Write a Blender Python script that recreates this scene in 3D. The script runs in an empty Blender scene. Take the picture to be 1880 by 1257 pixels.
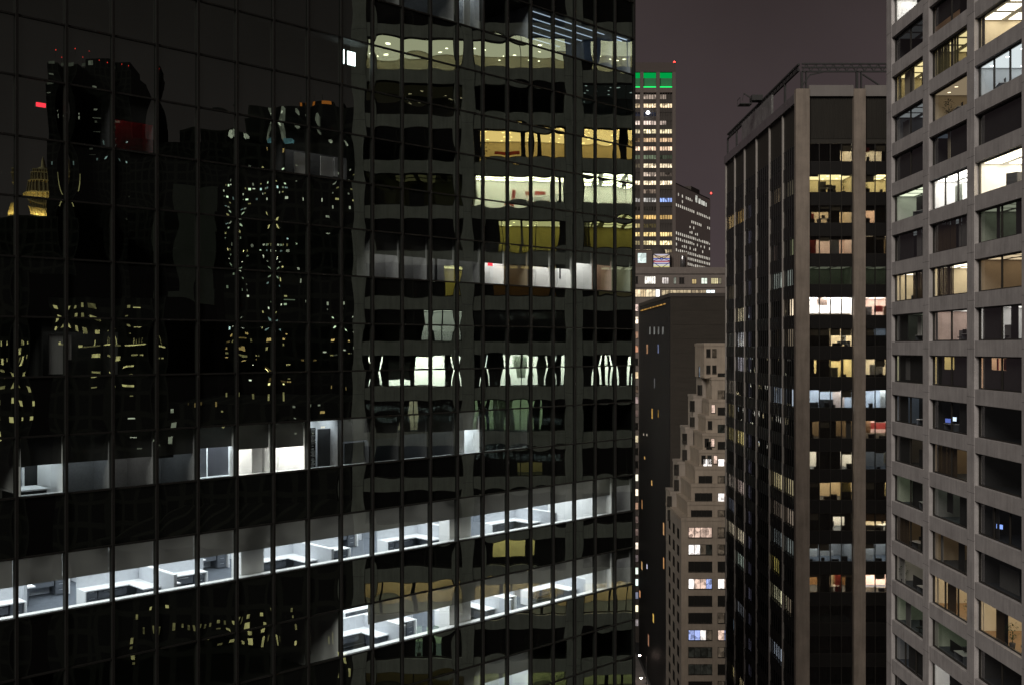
import bpy, math, random
from mathutils import Vector, Matrix
random.seed(11)
R = random.random
def U(a, b): return a + (b - a) * random.random()
SC = bpy.context.scene
COL = SC.collection
CAM_H = 85.0          # eye height above the street
F, CX, HY = 1920.0, 940.0, 638.0   # focal length in photo pixels, principal column, horizon row

def P3(x, y, Y):
    """photo pixel at depth Y -> world point"""
    return Vector(((x - CX) / F * Y, Y, CAM_H + (HY - y) / F * Y))

# ------------------------------------------------------------------ mesh helper
class MB:
    def __init__(s): s.v = []; s.f = []; s.m = []; s.sm = []
    def face(s, pts, m=0, smooth=False):
        b = len(s.v); s.v += [tuple(p) for p in pts]; s.f.append(tuple(range(b, b + len(pts)))); s.m.append(m); s.sm.append(smooth)
    def box(s, x0, x1, y0, y1, z0, z1, m=0):
        if x0 > x1: x0, x1 = x1, x0
        if y0 > y1: y0, y1 = y1, y0
        if z0 > z1: z0, z1 = z1, z0
        b = len(s.v)
        s.v += [(x0,y0,z0),(x1,y0,z0),(x1,y1,z0),(x0,y1,z0),(x0,y0,z1),(x1,y0,z1),(x1,y1,z1),(x0,y1,z1)]
        for q in ((0,3,2,1),(4,5,6,7),(0,1,5,4),(1,2,6,5),(2,3,7,6),(3,0,4,7)):
            s.f.append(tuple(b + i for i in q)); s.m.append(m); s.sm.append(False)
        return s
    def bar(s, p, q, w, h=None, m=0):
        p, q = Vector(p), Vector(q); h = h or w
        d = (q - p).normalized()
        up = Vector((0,0,1)) if abs(d.z) < .95 else Vector((0,1,0))
        a = d.cross(up).normalized(); c = a.cross(d)
        b = len(s.v)
        for o in (p, q):
            for i, j in ((-1,-1),(1,-1),(1,1),(-1,1)): s.v.append(tuple(o + a*i*w/2 + c*j*h/2))
        for f in ((0,1,2,3),(7,6,5,4),(0,4,5,1),(1,5,6,2),(2,6,7,3),(3,7,4,0)):
            s.f.append(tuple(b + i for i in f)); s.m.append(m); s.sm.append(False)
        return s
    def lathe(s, cx, cy, prof, n=16, m=0, smooth=True):
        b = len(s.v)
        for r, z in prof:
            for i in range(n):
                a = 2*math.pi*i/n; s.v.append((cx + r*math.cos(a), cy + r*math.sin(a), z))
        for j in range(len(prof)-1):
            for i in range(n):
                s.f.append((b+j*n+i, b+j*n+(i+1)%n, b+(j+1)*n+(i+1)%n, b+(j+1)*n+i)); s.m.append(m); s.sm.append(smooth)
        s.f.append(tuple(b+i for i in range(n))[::-1]); s.m.append(m); s.sm.append(False)
        t = b+(len(prof)-1)*n
        s.f.append(tuple(t+i for i in range(n))); s.m.append(m); s.sm.append(False)
        return s
    def grid(s, x0, x1, z0, z1, fn, n=10, m=0):
        """pane in the x-z plane; fn(a,b) with a,b in -1..1 gives y"""
        b = len(s.v)
        for j in range(n+1):
            for i in range(n+1):
                a, c = -1+2*i/n, -1+2*j/n
                s.v.append((x0+(x1-x0)*i/n, fn(a,c), z0+(z1-z0)*j/n))
        for j in range(n):
            for i in range(n):
                q = b+j*(n+1)+i
                s.f.append((q, q+1, q+n+2, q+n+1)); s.m.append(m); s.sm.append(True)
    def build(s, name, mats, parent=None, loc=None, rotz=0):
        me = bpy.data.meshes.new(name)
        me.from_pydata(s.v, [], s.f)
        mats = mats if isinstance(mats, (list, tuple)) else [mats]
        for m in mats: me.materials.append(m)
        me.polygons.foreach_set('material_index', s.m)
        me.polygons.foreach_set('use_smooth', s.sm)
        me.update()
        o = bpy.data.objects.new(name, me); COL.objects.link(o)
        if parent is not None: o.parent = parent
        if loc is not None: o.location = loc
        o.rotation_euler[2] = rotz
        return o

def tag(o, label, cat, group=None, kind=None):
    if label: o['label'] = label
    if cat: o['category'] = cat
    if group: o['group'] = group
    if kind: o['kind'] = kind
    return o
def thing(name, label, cat, loc=(0,0,0), rotz=0, group=None):
    o = bpy.data.objects.new(name, None); COL.objects.link(o)
    o.empty_display_size = .3
    o.location = loc; o.rotation_euler = (0, 0, rotz)
    return tag(o, label, cat, group)
def structure(o): o['kind'] = 'structure'; return o
def kids(o): return [c for c in COL.objects if c.parent is o]
CH = {}
def dup(root, loc, rotz, label, group=None):
    """a copy of a thing with its parts and sub-parts"""
    r = root.copy(); COL.objects.link(r); r.location = loc; r.rotation_euler = (0, 0, rotz); r['label'] = label
    if group: r['group'] = group
    if root.name not in CH: CH[root.name] = [(c, kids(c)) for c in kids(root)]
    for ch, sub in CH[root.name]:
        c = ch.copy(); COL.objects.link(c); c.parent = r
        for g in sub:
            d = g.copy(); COL.objects.link(d); d.parent = c
    return r

# ------------------------------------------------------------------ materials
def nodes(name):
    m = bpy.data.materials.new(name); m.use_nodes = True
    nt = m.node_tree; nt.nodes.clear()
    out = nt.nodes.new('ShaderNodeOutputMaterial')
    return m, nt, out
def N(nt, t, **kw):
    n = nt.nodes.new(t)
    for k, v in kw.items():
        if k in n.inputs: n.inputs[k].default_value = v
        else: setattr(n, k, v)
    return n
def mat(name, col, rough=.7, metal=0., var=.18, scale=1.5, bump=0., stretch=(1,1,1), spec=.4):
    m, nt, out = nodes(name); L = nt.links.new
    p = N(nt, 'ShaderNodeBsdfPrincipled', Roughness=rough, Metallic=metal)
    p.inputs['Specular IOR Level'].default_value = spec
    tc = N(nt, 'ShaderNodeTexCoord'); mp = N(nt, 'ShaderNodeMapping'); mp.inputs['Scale'].default_value = stretch
    L(tc.outputs['Object'], mp.inputs['Vector'])
    n1 = N(nt, 'ShaderNodeTexNoise', Scale=scale, Detail=6.0, Roughness=.62)
    n2 = N(nt, 'ShaderNodeTexNoise', Scale=scale*9, Detail=3.0, Roughness=.6)
    L(mp.outputs[0], n1.inputs['Vector']); L(mp.outputs[0], n2.inputs['Vector'])
    ad = N(nt, 'ShaderNodeMath', operation='ADD'); L(n1.outputs['Fac'], ad.inputs[0]); L(n2.outputs['Fac'], ad.inputs[1])
    mr = N(nt, 'ShaderNodeMapRange'); mr.inputs[1].default_value = .6; mr.inputs[2].default_value = 1.4
    mr.inputs[3].default_value = 1-var; mr.inputs[4].default_value = 1+var
    L(ad.outputs[0], mr.inputs[0])
    mx = N(nt, 'ShaderNodeVectorMath', operation='SCALE'); mx.inputs[0].default_value = col[:3]
    L(mr.outputs[0], mx.inputs['Scale'])
    L(mx.outputs[0], p.inputs['Base Color'])
    if bump:
        b = N(nt, 'ShaderNodeBump', Strength=bump, Distance=.02); L(n2.outputs['Fac'], b.inputs['Height']); L(b.outputs[0], p.inputs['Normal'])
    L(p.outputs[0], out.inputs[0])
    return m
def concrete(name, col, var=.16):
    """cast concrete with blotches, fine grain and rain streaks"""
    m, nt, out = nodes(name); L = nt.links.new
    p = N(nt, 'ShaderNodeBsdfPrincipled', Roughness=.85); p.inputs['Specular IOR Level'].default_value = .2
    tc = N(nt, 'ShaderNodeTexCoord')
    def tex(sc, st, det=5.):
        mp = N(nt, 'ShaderNodeMapping'); mp.inputs['Scale'].default_value = st; L(tc.outputs['Object'], mp.inputs['Vector'])
        n = N(nt, 'ShaderNodeTexNoise', Scale=sc, Detail=det, Roughness=.6); L(mp.outputs[0], n.inputs['Vector']); return n
    a, b, c = tex(.55, (1,1,1)), tex(3., (1,1,.08)), tex(14., (1,1,1), 2.)
    s1 = N(nt, 'ShaderNodeMath', operation='ADD'); L(a.outputs['Fac'], s1.inputs[0]); L(b.outputs['Fac'], s1.inputs[1])
    s2 = N(nt, 'ShaderNodeMath', operation='MULTIPLY_ADD'); L(c.outputs['Fac'], s2.inputs[0]); s2.inputs[1].default_value = .7; L(s1.outputs[0], s2.inputs[2])
    mr = N(nt, 'ShaderNodeMapRange'); mr.inputs[1].default_value = .85; mr.inputs[2].default_value = 1.85
    mr.inputs[3].default_value = 1-var*1.6; mr.inputs[4].default_value = 1+var*1.3; L(s2.outputs[0], mr.inputs[0])
    mx = N(nt, 'ShaderNodeVectorMath', operation='SCALE'); mx.inputs[0].default_value = col; L(mr.outputs[0], mx.inputs['Scale'])
    L(mx.outputs[0], p.inputs['Base Color'])
    bp = N(nt, 'ShaderNodeBump', Strength=.25, Distance=.02); L(c.outputs['Fac'], bp.inputs['Height']); L(bp.outputs[0], p.inputs['Normal'])
    L(p.outputs[0], out.inputs[0]); return m
def emit(name, col, s, sampling='NONE'):
    m, nt, out = nodes(name)
    m.cycles.emission_sampling = sampling
    e = N(nt, 'ShaderNodeEmission', Strength=s); e.inputs[0].default_value = (*col, 1); nt.links.new(e.outputs[0], out.inputs[0]); return m
EM = {}
def lamp(col, s):
    k = (tuple(round(c, 2) for c in col), round(s, 2))
    if k not in EM: EM[k] = emit('lamp_glow', col, s, 'FRONT')
    return EM[k]
def spot_lamp(col, s): 
    k = ('spot', tuple(col), round(s, 1))
    if k not in EM: EM[k] = emit('downlight_glow', col, s)
    return EM[k]
LW = {}
def litwin(col, s, sx=1.3, sz=1.1, contrast=.75):
    """a lit window far off: uneven glow of ceiling lights, furniture and blinds behind the glass"""
    k = (col, s, sx, sz, contrast)
    if k in LW: return LW[k]
    m, nt, out = nodes('lit_window'); L = nt.links.new; m.cycles.emission_sampling = 'NONE'
    tc = N(nt, 'ShaderNodeTexCoord'); mp = N(nt, 'ShaderNodeMapping'); mp.inputs['Scale'].default_value = (sx, sx, sz)
    L(tc.outputs['Object'], mp.inputs['Vector'])
    v = N(nt, 'ShaderNodeTexVoronoi', Scale=1.0); L(mp.outputs[0], v.inputs['Vector'])
    sep = N(nt, 'ShaderNodeSeparateColor'); L(v.outputs['Color'], sep.inputs[0])
    n = N(nt, 'ShaderNodeTexNoise', Scale=2.5, Detail=4.); L(mp.outputs[0], n.inputs['Vector'])
    ad = N(nt, 'ShaderNodeMath', operation='MULTIPLY_ADD'); L(n.outputs['Fac'], ad.inputs[0]); ad.inputs[1].default_value = .9; L(sep.outputs[0], ad.inputs[2])
    mr = N(nt, 'ShaderNodeMapRange'); mr.inputs[1].default_value = .4; mr.inputs[2].default_value = 1.3
    mr.inputs[3].default_value = s*(1-contrast); mr.inputs[4].default_value = s*1.15
    L(ad.outputs[0], mr.inputs[0])
    e = N(nt, 'ShaderNodeEmission'); e.inputs[0].default_value = (*col, 1); L(mr.outputs[0], e.inputs['Strength'])
    L(e.outputs[0], out.inputs[0]); LW[k] = m; return m
def glass(name, refl, trans, fac, opaque=None, rough=0.0):
    m, nt, out = nodes(name); L = nt.links.new
    g = N(nt, 'ShaderNodeBsdfGlossy', Roughness=rough); g.inputs[0].default_value = (*refl, 1)
    if opaque is not None:
        t = N(nt, 'ShaderNodeBsdfDiffuse'); t.inputs[0].default_value = (*opaque, 1)
    else:
        t = N(nt, 'ShaderNodeBsdfTransparent'); t.inputs[0].default_value = (*trans, 1)
    mx = N(nt, 'ShaderNodeMixShader', Fac=fac); L(t.outputs[0], mx.inputs[1]); L(g.outputs[0], mx.inputs[2]); L(mx.outputs[0], out.inputs[0])
    return m
def fabric_shade(name, dif, tr):
    m, nt, out = nodes(name); L = nt.links.new
    d = N(nt, 'ShaderNodeBsdfDiffuse'); d.inputs[0].default_value = (*dif, 1)
    t = N(nt, 'ShaderNodeBsdfTranslucent')
    tc = N(nt, 'ShaderNodeTexCoord'); n = N(nt, 'ShaderNodeTexNoise', Scale=1.2, Detail=3.); L(tc.outputs['Object'], n.inputs['Vector'])
    mr = N(nt, 'ShaderNodeMapRange'); mr.inputs[3].default_value = .75; mr.inputs[4].default_value = 1.25; L(n.outputs['Fac'], mr.inputs[0])
    sc = N(nt, 'ShaderNodeVectorMath', operation='SCALE'); sc.inputs[0].default_value = tr; L(mr.outputs[0], sc.inputs['Scale']); L(sc.outputs[0], t.inputs[0])
    a = N(nt, 'ShaderNodeAddShader'); L(d.outputs[0], a.inputs[0]); L(t.outputs[0], a.inputs[1]); L(a.outputs[0], out.inputs[0]); return m

M_glassL = glass('tinted_mirror_glass', (.82, 1.0, .84), (.82, .86, .84), .205)
M_spanL = glass('dark_spandrel_glass', (.82, 1.0, .84), (0,0,0), .205, opaque=(.006,.006,.006))
M_clear = glass('clear_window_glass', (.9,.9,.92), (.62,.62,.60), .12)
M_darkglass = glass('dark_window_glass', (.8,.8,.8), (0,0,0), .08, opaque=(.022,.021,.019), rough=.03)
M_mull = mat('dark_bronze_metal', (.014,.0135,.0125), .6, 0., .2, 2., spec=.15)
M_bronze = mat('bronze_frame', (.03,.027,.023), .45, .3)
M_slab = mat('raw_slab', (.05,.05,.05), .9)
M_core = mat('core_wall', (.02,.02,.02), .9)
M_carpet = mat('blue_grey_carpet', (.085,.098,.122), .95, 0, .35, 5.)
M_ceil = mat('white_ceiling', (.75,.75,.73), .9, 0, .05)
M_white = mat('white_paint', (.8,.8,.8), .6, 0, .04)
M_lam = mat('white_laminate', (.82,.83,.85), .45, 0, .04)
M_panel = mat('pale_grey_fabric', (.5,.52,.56), .95, 0, .12, 6.)
M_drawer = mat('grey_laminate', (.10,.11,.13), .5, 0, .12)
M_handle = mat('brushed_steel', (.6,.62,.65), .3, .9)
M_black = mat('black_plastic', (.012,.012,.013), .5)
M_dkgrey = mat('dark_grey_wall', (.06,.06,.065), .8)
M_grey = mat('grey_wall', (.3,.3,.31), .8)
M_shade = fabric_shade('grey_roller_shade', (.16,.16,.16), (.15,.143,.134))
M_shade3 = fabric_shade('lined_roller_shade', (.12,.12,.12), (.05,.05,.048))
M_shade2 = fabric_shade('dark_roller_shade', (.07,.07,.07), (.03,.03,.03))
M_concR = concrete('grey_concrete', (.375,.352,.345), .26)
M_pierD = concrete('beige_concrete', (.225,.188,.155), .24)
M_sideD = mat('pale_metal_pier', (.32,.295,.27), .5, .2)
M_crown = concrete('grey_parapet', (.19,.175,.165), .1)
M_darkspan = mat('dark_bronze_panel', (.009,.008,.0072), .5, .1, .25, 1., spec=.3)
M_fin = mat('black_fin', (.009,.0085,.008), .5, .2)
M_louv = mat('brown_louvre', (.022,.019,.014), .7, 0, .25, 1., stretch=(1,1,.2))
M_brown = mat('brown_brick', (.032,.0265,.0205), .9, 0, .3, .6, stretch=(.4,.4,2.5))
M_beige = concrete('buff_brick', (.31,.258,.205), .18)
M_beigeS = concrete('buff_brick_dark', (.27,.235,.2), .16)  # darker, greyer buff for the terrace and side walls
M_far = mat('far_tower_stone', (.13,.105,.09), .9, 0, .15)
M_slabT = mat('far_stone_lifted', (.50,.43,.39), .9, 0, .12, .2)  # base colour raised to stand in for ambient glow on the slab
M_farG = mat('far_tower_pier', (.115,.095,.084), .9, 0, .1)
M_fardark = mat('far_tower_band', (.05,.042,.036), .8)
M_band = concrete('weathered_limestone', (.17,.145,.13), .12)
M_steel = mat('dull_steel', (.04,.04,.039), .6, .3)
M_steel2 = mat('galvanised_sheet', (.32,.31,.31), .22, .8, .3, .7, 1.0)
M_asph = mat('asphalt', (.05,.05,.052), .9, 0, .3, .4)
M_pave = mat('pavement_concrete', (.28,.26,.25), .9, 0, .2, .5)
def gridded(name, cell, rib, w, h):
    """dark masonry with unlit window bays between paler piers and floor bands"""
    m, nt, out = nodes(name); L = nt.links.new
    p = N(nt, 'ShaderNodeBsdfPrincipled', Roughness=.9); p.inputs['Specular IOR Level'].default_value = .1
    tc = N(nt, 'ShaderNodeTexCoord'); sp = N(nt, 'ShaderNodeSeparateXYZ'); cb = N(nt, 'ShaderNodeCombineXYZ')
    L(tc.outputs['Object'], sp.inputs[0]); L(sp.outputs['X'], cb.inputs[0]); L(sp.outputs['Z'], cb.inputs[1])
    b = N(nt, 'ShaderNodeTexBrick', Scale=1.0); b.offset = 0.; L(cb.outputs[0], b.inputs['Vector'])
    b.inputs['Color1'].default_value = (*cell, 1); b.inputs['Color2'].default_value = (*[c*.4 for c in cell], 1); b.inputs['Mortar'].default_value = (*rib, 1)
    b.inputs['Mortar Size'].default_value = .45; b.inputs['Brick Width'].default_value = w; b.inputs['Row Height'].default_value = h; b.inputs['Mortar Smooth'].default_value = .2
    L(b.outputs['Color'], p.inputs['Base Color']); L(p.outputs[0], out.inputs[0]); return m
M_city = gridded('near_black_masonry', (.016,.016,.016), (.034,.033,.030), 3.2, 3.6)  # near-black cells between slightly paler ribs
M_city2 = mat('pale_dusty_masonry', (.07,.072,.066), .95, 0, .3, .3)
M_gold = mat('floodlit_limestone', (.5,.39,.22), .9, 0, .3, .15)
M_brownblind = mat('brown_drape', (.13,.092,.062), .9, 0, .3, 4., stretch=(6,6,.2))
M_olive = mat('olive_curtain', (.22,.21,.10), .9, 0, .4, 3., stretch=(6,6,.1))
M_cream = mat('cream_wall', (.78,.70,.55), .8, 0, .06)
M_red = mat('red_panel', (.42,.06,.05), .6)
M_wood = mat('tan_wood', (.34,.21,.11), .6, 0, .2)
M_tan = mat('tan_wall', (.55,.45,.33), .8, 0, .1)
M_yel = mat('yellow_wall', (.58,.49,.19), .8)
M_leaf = mat('leaf_green', (.03,.07,.02), .7)
M_greenw = mat('pale_green_wall', (.56,.62,.53), .8)
M_bluew = mat('blue_grey_wall', (.44,.48,.56), .8)
M_pink = mat('pink_wall', (.8,.62,.55), .8)
T_white, T_cream, T_warm, T_cool, T_org, T_yel, T_grn, T_blue = (1,.96,.9), (1,.88,.66), (1,.78,.5), (.86,.95,1.), (1,.62,.24), (1,.84,.42), (.9,1,.74), (.62,.78,1.)

# ------------------------------------------------------------------ generic room
def room(th, u0, u1, t0, t1, z0, z1, lvl, tint=T_white, wall=None, floor=None, ceil=None, style='panel', name='office_room'):
    """a real room behind a window: floor, ceiling, three walls and its own ceiling lamps. th is the building, t the depth."""
    b = MB(); e = .02
    b.face([(u0,t1,z0),(u1,t1,z0),(u1,t1,z1),(u0,t1,z1)], 0)
    b.face([(u0,t0,z0),(u0,t1,z0),(u0,t1,z1),(u0,t0,z1)], 0)
    b.face([(u1,t0,z0),(u1,t1,z0),(u1,t1,z1),(u1,t0,z1)], 0)
    b.face([(u0,t0,z0),(u1,t0,z0),(u1,t1,z0),(u0,t1,z0)], 1)
    b.face([(u0,t0,z1),(u1,t0,z1),(u1,t1,z1),(u0,t1,z1)], 2)
    b.build(name, [wall or M_white, floor or M_carpet, ceil or M_ceil], th)
    if lvl <= 0: return
    l = MB(); w, d = u1-u0, t1-t0; area = 0
    def quad(a0, a1, c0, c1, z): l.face([(a0,c0,z),(a0,c1,z),(a1,c1,z),(a1,c0,z)])
    def disc(uc, tc, r, z): l.face([(uc+r*math.cos(-q*math.pi/4), tc+r*math.sin(-q*math.pi/4), z) for q in range(8)])
    dots = MB()
    def dot(uc, tc, r, z): dots.face([(uc+r*math.cos(-q*math.pi/4), tc+r*math.sin(-q*math.pi/4), z) for q in range(8)])
    if style in ('few', 'spots'):
        quad(u0+.15, u1-.15, t0+.12, t1-.12, z1-e); area = (w-.3)*(d-.24)
        if style == 'few':
            for i in range(5): dot(U(u0+.6, u1-.6), U(t0+.8, t1-.5), .19, z1-.16-U(0,.5))
        else:
            nu, nt_ = max(2, round(w/2.0)), max(2, round(d/1.9))
            for i in range(nu):
                for j in range(nt_): dot(u0+w*(i+.5)/nu+U(-.35,.35), t0+d*(j+.5)/nt_+U(-.3,.3), .15, z1-.04)
    elif style == 'panel':
        nu, nt_ = max(1, round(w/2.2)), max(1, round(d/2.0))
        for i in range(nu):
            for j in range(nt_):
                uc, tc = u0+w*(i+.5)/nu, t0+d*(j+.5)/nt_
                quad(uc-w/nu*.38, uc+w/nu*.38, tc-d/nt_*.36, tc+d/nt_*.36, z1-e); area += w/nu*.76*d/nt_*.72
    elif style == 'slats':
        for j in range(9):
            tc = t0+d*(j+.5)/9
            quad(u0+.1, u1-.1, tc-.03, tc+.03, z1-e); area += .06*(w-.2)
    elif style == 'strip':
        nt_ = max(1, round(d/1.7)); ed = min(.3, w*.08)
        for j in range(nt_):
            tc = t0+d*(j+.5)/nt_
            quad(u0+ed, u1-ed, tc-d/nt_*.34, tc+d/nt_*.34, z1-.03); area += d/nt_*.68*(w-2*ed)
    tot = 2*(w*d + w*(z1-z0) + d*(z1-z0))
    strength = lvl*tot*.36/max(area, .01)*(1.0 if th is tower else 1.55)
    l.build('ceiling_light', lamp(tint, strength), th)
    if dots.v: dots.build('downlight', spot_lamp(tint, min(max(strength*12, 2.5), 25)), th)
def slats(th, u0, u1, t, z0, z1, m):
    b = MB(); x = u0
    while x < u1-.1:
        w, a = .118, U(-.02, .05); b.bar((x+w/2, t+.03+a*.3, z0+U(0,.04)), (x+w/2, t+.03+a*.3, z1), .012, w) if False else b.box(x, x+w, t+a*.3, t+a*.3+.008, z0, z1)
        x += .13 if R() < .9 else .16
    b.build('vertical_blind', m, th)
def insert(th, u0, u1, t, z0, z1, m, name='partition', th_=.05):
    if name == 'blind' and m in (M_brownblind, M_olive, M_grey) or name == 'curtain' and m in (M_olive, M_cream): return slats(th, u0, u1, t, z0, z1, m)
    return MB().box(u0, u1, t, t+th_, z0, z1).build(name, m, th)

# ------------------------------------------------------------------ sky, sun, camera
W = bpy.data.worlds.new('World'); SC.world = W; W.use_nodes = True
nt = W.node_tree; nt.nodes.clear(); L = nt.links.new
wo = N(nt, 'ShaderNodeOutputWorld'); bg = N(nt, 'ShaderNodeBackground', Strength=1.0)
tc = N(nt, 'ShaderNodeTexCoord'); sx = N(nt, 'ShaderNodeSeparateXYZ'); L(tc.outputs['Generated'], sx.inputs[0])
cr = N(nt, 'ShaderNodeValToRGB'); L(sx.outputs['Z'], cr.inputs[0])
el = cr.color_ramp.elements
el[0].position = 0.0; el[0].color = (.075,.056,.059,1)
el[1].position = 1.0; el[1].color = (.020,.016,.016,1)
q = cr.color_ramp.elements.new(.13); q.color = (.056,.042,.044,1)
q = cr.color_ramp.elements.new(.33); q.color = (.037,.028,.028,1)
nz = N(nt, 'ShaderNodeTexNoise', Scale=3.2, Detail=5.); L(tc.outputs['Generated'], nz.inputs['Vector'])
mr = N(nt, 'ShaderNodeMapRange'); mr.inputs[1].default_value = .3; mr.inputs[2].default_value = .7; mr.inputs[3].default_value = .84; mr.inputs[4].default_value = 1.2; L(nz.outputs['Fac'], mr.inputs[0])
vm = N(nt, 'ShaderNodeVectorMath', operation='SCALE'); L(cr.outputs[0], vm.inputs[0]); L(mr.outputs[0], vm.inputs['Scale'])
L(vm.outputs[0], bg.inputs[0]); L(bg.outputs[0], wo.inputs[0])

sd = bpy.data.lights.new('city_glow', 'SUN'); sd.energy = 2.0; sd.angle = math.radians(22); sd.color = (1, .93, .85)  # directional lamp added to stand in for the city's night glow
so = bpy.data.objects.new('city_glow', sd); COL.objects.link(so)
so.rotation_euler = Vector((.42, .90, -.56)).to_track_quat('-Z', 'Y').to_euler()

cd = bpy.data.cameras.new('camera'); cam = bpy.data.objects.new('camera', cd); COL.objects.link(cam)
cam.location = (0, 0, CAM_H); cam.rotation_euler = (math.radians(90), 0, 0)
cd.sensor_width = 36; cd.lens = 36*F/1880; cd.shift_y = (HY-628.5)/1880; cd.clip_end = 5000; cd.clip_start = .1
SC.camera = cam
SC.view_settings.view_transform = 'Standard'; SC.view_settings.look = 'None'; SC.view_settings.exposure = 0; SC.view_settings.gamma = 1
SC.render.engine = 'CYCLES'
cy = SC.cycles
cy.use_denoising = True; cy.denoiser = 'OPENIMAGEDENOISE'; cy.max_bounces = 8; cy.diffuse_bounces = 4; cy.glossy_bounces = 4
cy.transparent_max_bounces = 16; cy.sample_clamp_indirect = 25.0; cy.caustics_reflective = False; cy.caustics_refractive = False
cy.use_light_tree = True

# ------------------------------------------------------------------ ground and street
structure(MB().box(-1500, 1500, -900, 1800, -.5, 0).build('ground', M_asph))
rd = MB(); rd.face([(8,-200,.004),(30,-200,.004),(30,900,.004),(8,900,.004)])
structure(rd.build('road', mat('worn_road_asphalt', (.055,.054,.055), .85, 0, .3, .3)))
mk = MB()
for i in range(90): mk.face([(18.9,-150+i*9,.008),(19.1,-150+i*9,.008),(19.1,-147+i*9,.008),(18.9,-147+i*9,.008)])
structure(mk.build('road_markings', M_white))
structure(MB().box(30, 34.5, 98, 900, 0, .14).build('pavement', M_pave))

def street_lamp(loc, label, e):
    t = thing('street_lamp', label, 'street lamp', loc, 0, 'street lamps far below along the pavement')
    MB().lathe(0,0,[(.18,0),(.14,.4),(.08,.6),(.06,7)],10).build('pole', M_steel, t)
    MB().bar((0,0,6.9),(-1.6,0,7.5),.08).build('arm', M_steel, t)
    MB().lathe(-1.7,0,[(.05,7.62),(.24,7.5),(.26,7.4)],12).build('hood', M_steel, t)
    MB().lathe(-1.7,0,[(.12,7.16),(.22,7.28),(.23,7.4)],12).build('lamp_globe', emit('sodium_lamp', (1,.74,.6), e, 'FRONT'), t)
    return t
street_lamp((32.1, 246, .14), 'lit street lamp lowest in view, at the foot of the dark brown tower', 160)
street_lamp((33.9, 264, .14), 'lit street lamp farther along the pavement, above the lowest one', 160)

# ------------------------------------------------------------------ LEFT: mirror glass office tower
TH = math.radians(45.108)
WL, HL = 1.55, 1.897
Z0 = 32.88
PL = Vector(((29.74-CX)/F*Z0, Z0, 0))
PHI = math.pi/2 - TH
tower = thing('glass_office_tower', 'dark mirror glass office tower with gridded curtain wall and lit office floors', 'office tower', PL, PHI)
def zm(m): return CAM_H + .97 + HL*m
def flo(i): return zm(2*i-1) - .95
KMIN, KMAX = -9, 20
U0, U1 = KMIN*WL, KMAX*WL
def Lw(u, t, z):
    """tower frame -> world"""
    c, s = math.cos(PHI), math.sin(PHI)
    return Vector((PL.x + u*c - t*s, PL.y + u*s + t*c, z))
def Lu(x, t):
    """tower u whose point at depth t shows in photo column x"""
    a = (x-CX)/F; c, s_ = math.cos(PHI), math.sin(PHI)
    return (a*(PL.y+t*c) - PL.x + t*s_)/(c - a*s_)
def Lpx(x, y, t):
    p = Lw(Lu(x, t), t, 0); return Vector((p.x, p.y, CAM_H+(HY-y)/F*p.y))
def pane_fn(big=1.0):
    A = (.0033 + .0012*random.gauss(0,1))*big
    B, C, D, E2 = (random.gauss(0,.0011)*big for _ in range(4))
    def fn(a, b):
        s = (1-a*a)*(1-b*b)
        return -(A*(.62*s + .38*(1-a**4)*(1-b**4)) + s*(B*a + C*b + D*a*b) + E2*(a*a - b*b)*s*2)
    return fn
wins = []
for i in range(-6, 7):
    for k in range(KMIN, KMAX):
        c = Lw((k+.5)*WL, 0, zm(2*i)-HL/2)
        px = CX + F*c.x/c.y; py = HY - F*(c.z-CAM_H)/c.y
        vis = -60 < px < 1200 and -70 < py < 1330
        wins.append((0 if vis else 1, c.y, i, k))
wins.sort()
rest = MB()
for n, (v, _, i, k) in enumerate(wins):
    b = MB() if (n < 100 and v == 0) else rest
    b.grid(k*WL, (k+1)*WL, zm(2*i-1), zm(2*i), pane_fn(), 10 if v == 0 else 2)
    if b is not rest: b.build('window_pane', M_glassL, tower)
o = rest.build('window_pane', M_glassL, tower); o['kind'] = 'stuff'
for i in range(-7, 7):
    b = MB()
    for k in range(KMIN, KMAX): b.grid(k*WL, (k+1)*WL, zm(2*i), zm(2*i+1), pane_fn(), 10 if k > -2 else 2)
    b.build('spandrel_band', M_spanL, tower)
b = MB()
for z0, z1 in ((0, zm(-14)), (zm(13), zm(22))): b.box(U0, U1, -.02, .3, z0, z1)
b.build('outer_cladding', M_spanL, tower)
for k in range(KMIN, KMAX+1):
    MB().box(k*WL-.045, k*WL+.045, -.085, .14, 0, zm(22)).build('mullion', M_mull, tower)
for m in range(-14, 14):
    b = MB()
    for k in range(KMIN, KMAX): b.box(k*WL+.045, (k+1)*WL-.045, -.05, .12, zm(m)-.03, zm(m)+.03)
    b.build('transom', M_mull, tower)
# body, return facade, slabs
TB = 13.0
b = MB(); b.box(U0, U1-.3, TB, TB+20, 0, zm(22)); b.build('building_core', M_core, tower)
b = MB(); b.box(U0-.25, U0-.05, 0, TB, 0, zm(22)); b.build('end_wall', M_core, tower)
b = MB(); b.box(U1+.02, U1+.06, .1, TB+20, 0, zm(22)); b.build('return_facade', M_spanL, tower)
b = MB()
for j in range(1, 22): b.box(U1+.06, U1+.13, j*WL-.04, j*WL+.04, 0, zm(22))
b.build('return_mullions', M_mull, tower)
b = MB().box(U0, U1, 0, TB+20, zm(22), zm(22)+.5).build('roof', M_core, tower)
for i in range(-7, 8):
    MB().box(U0, U1, .16, TB, zm(2*i)+.03, flo(i+1)-.02).build('floor_slab', M_slab, tower)

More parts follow.
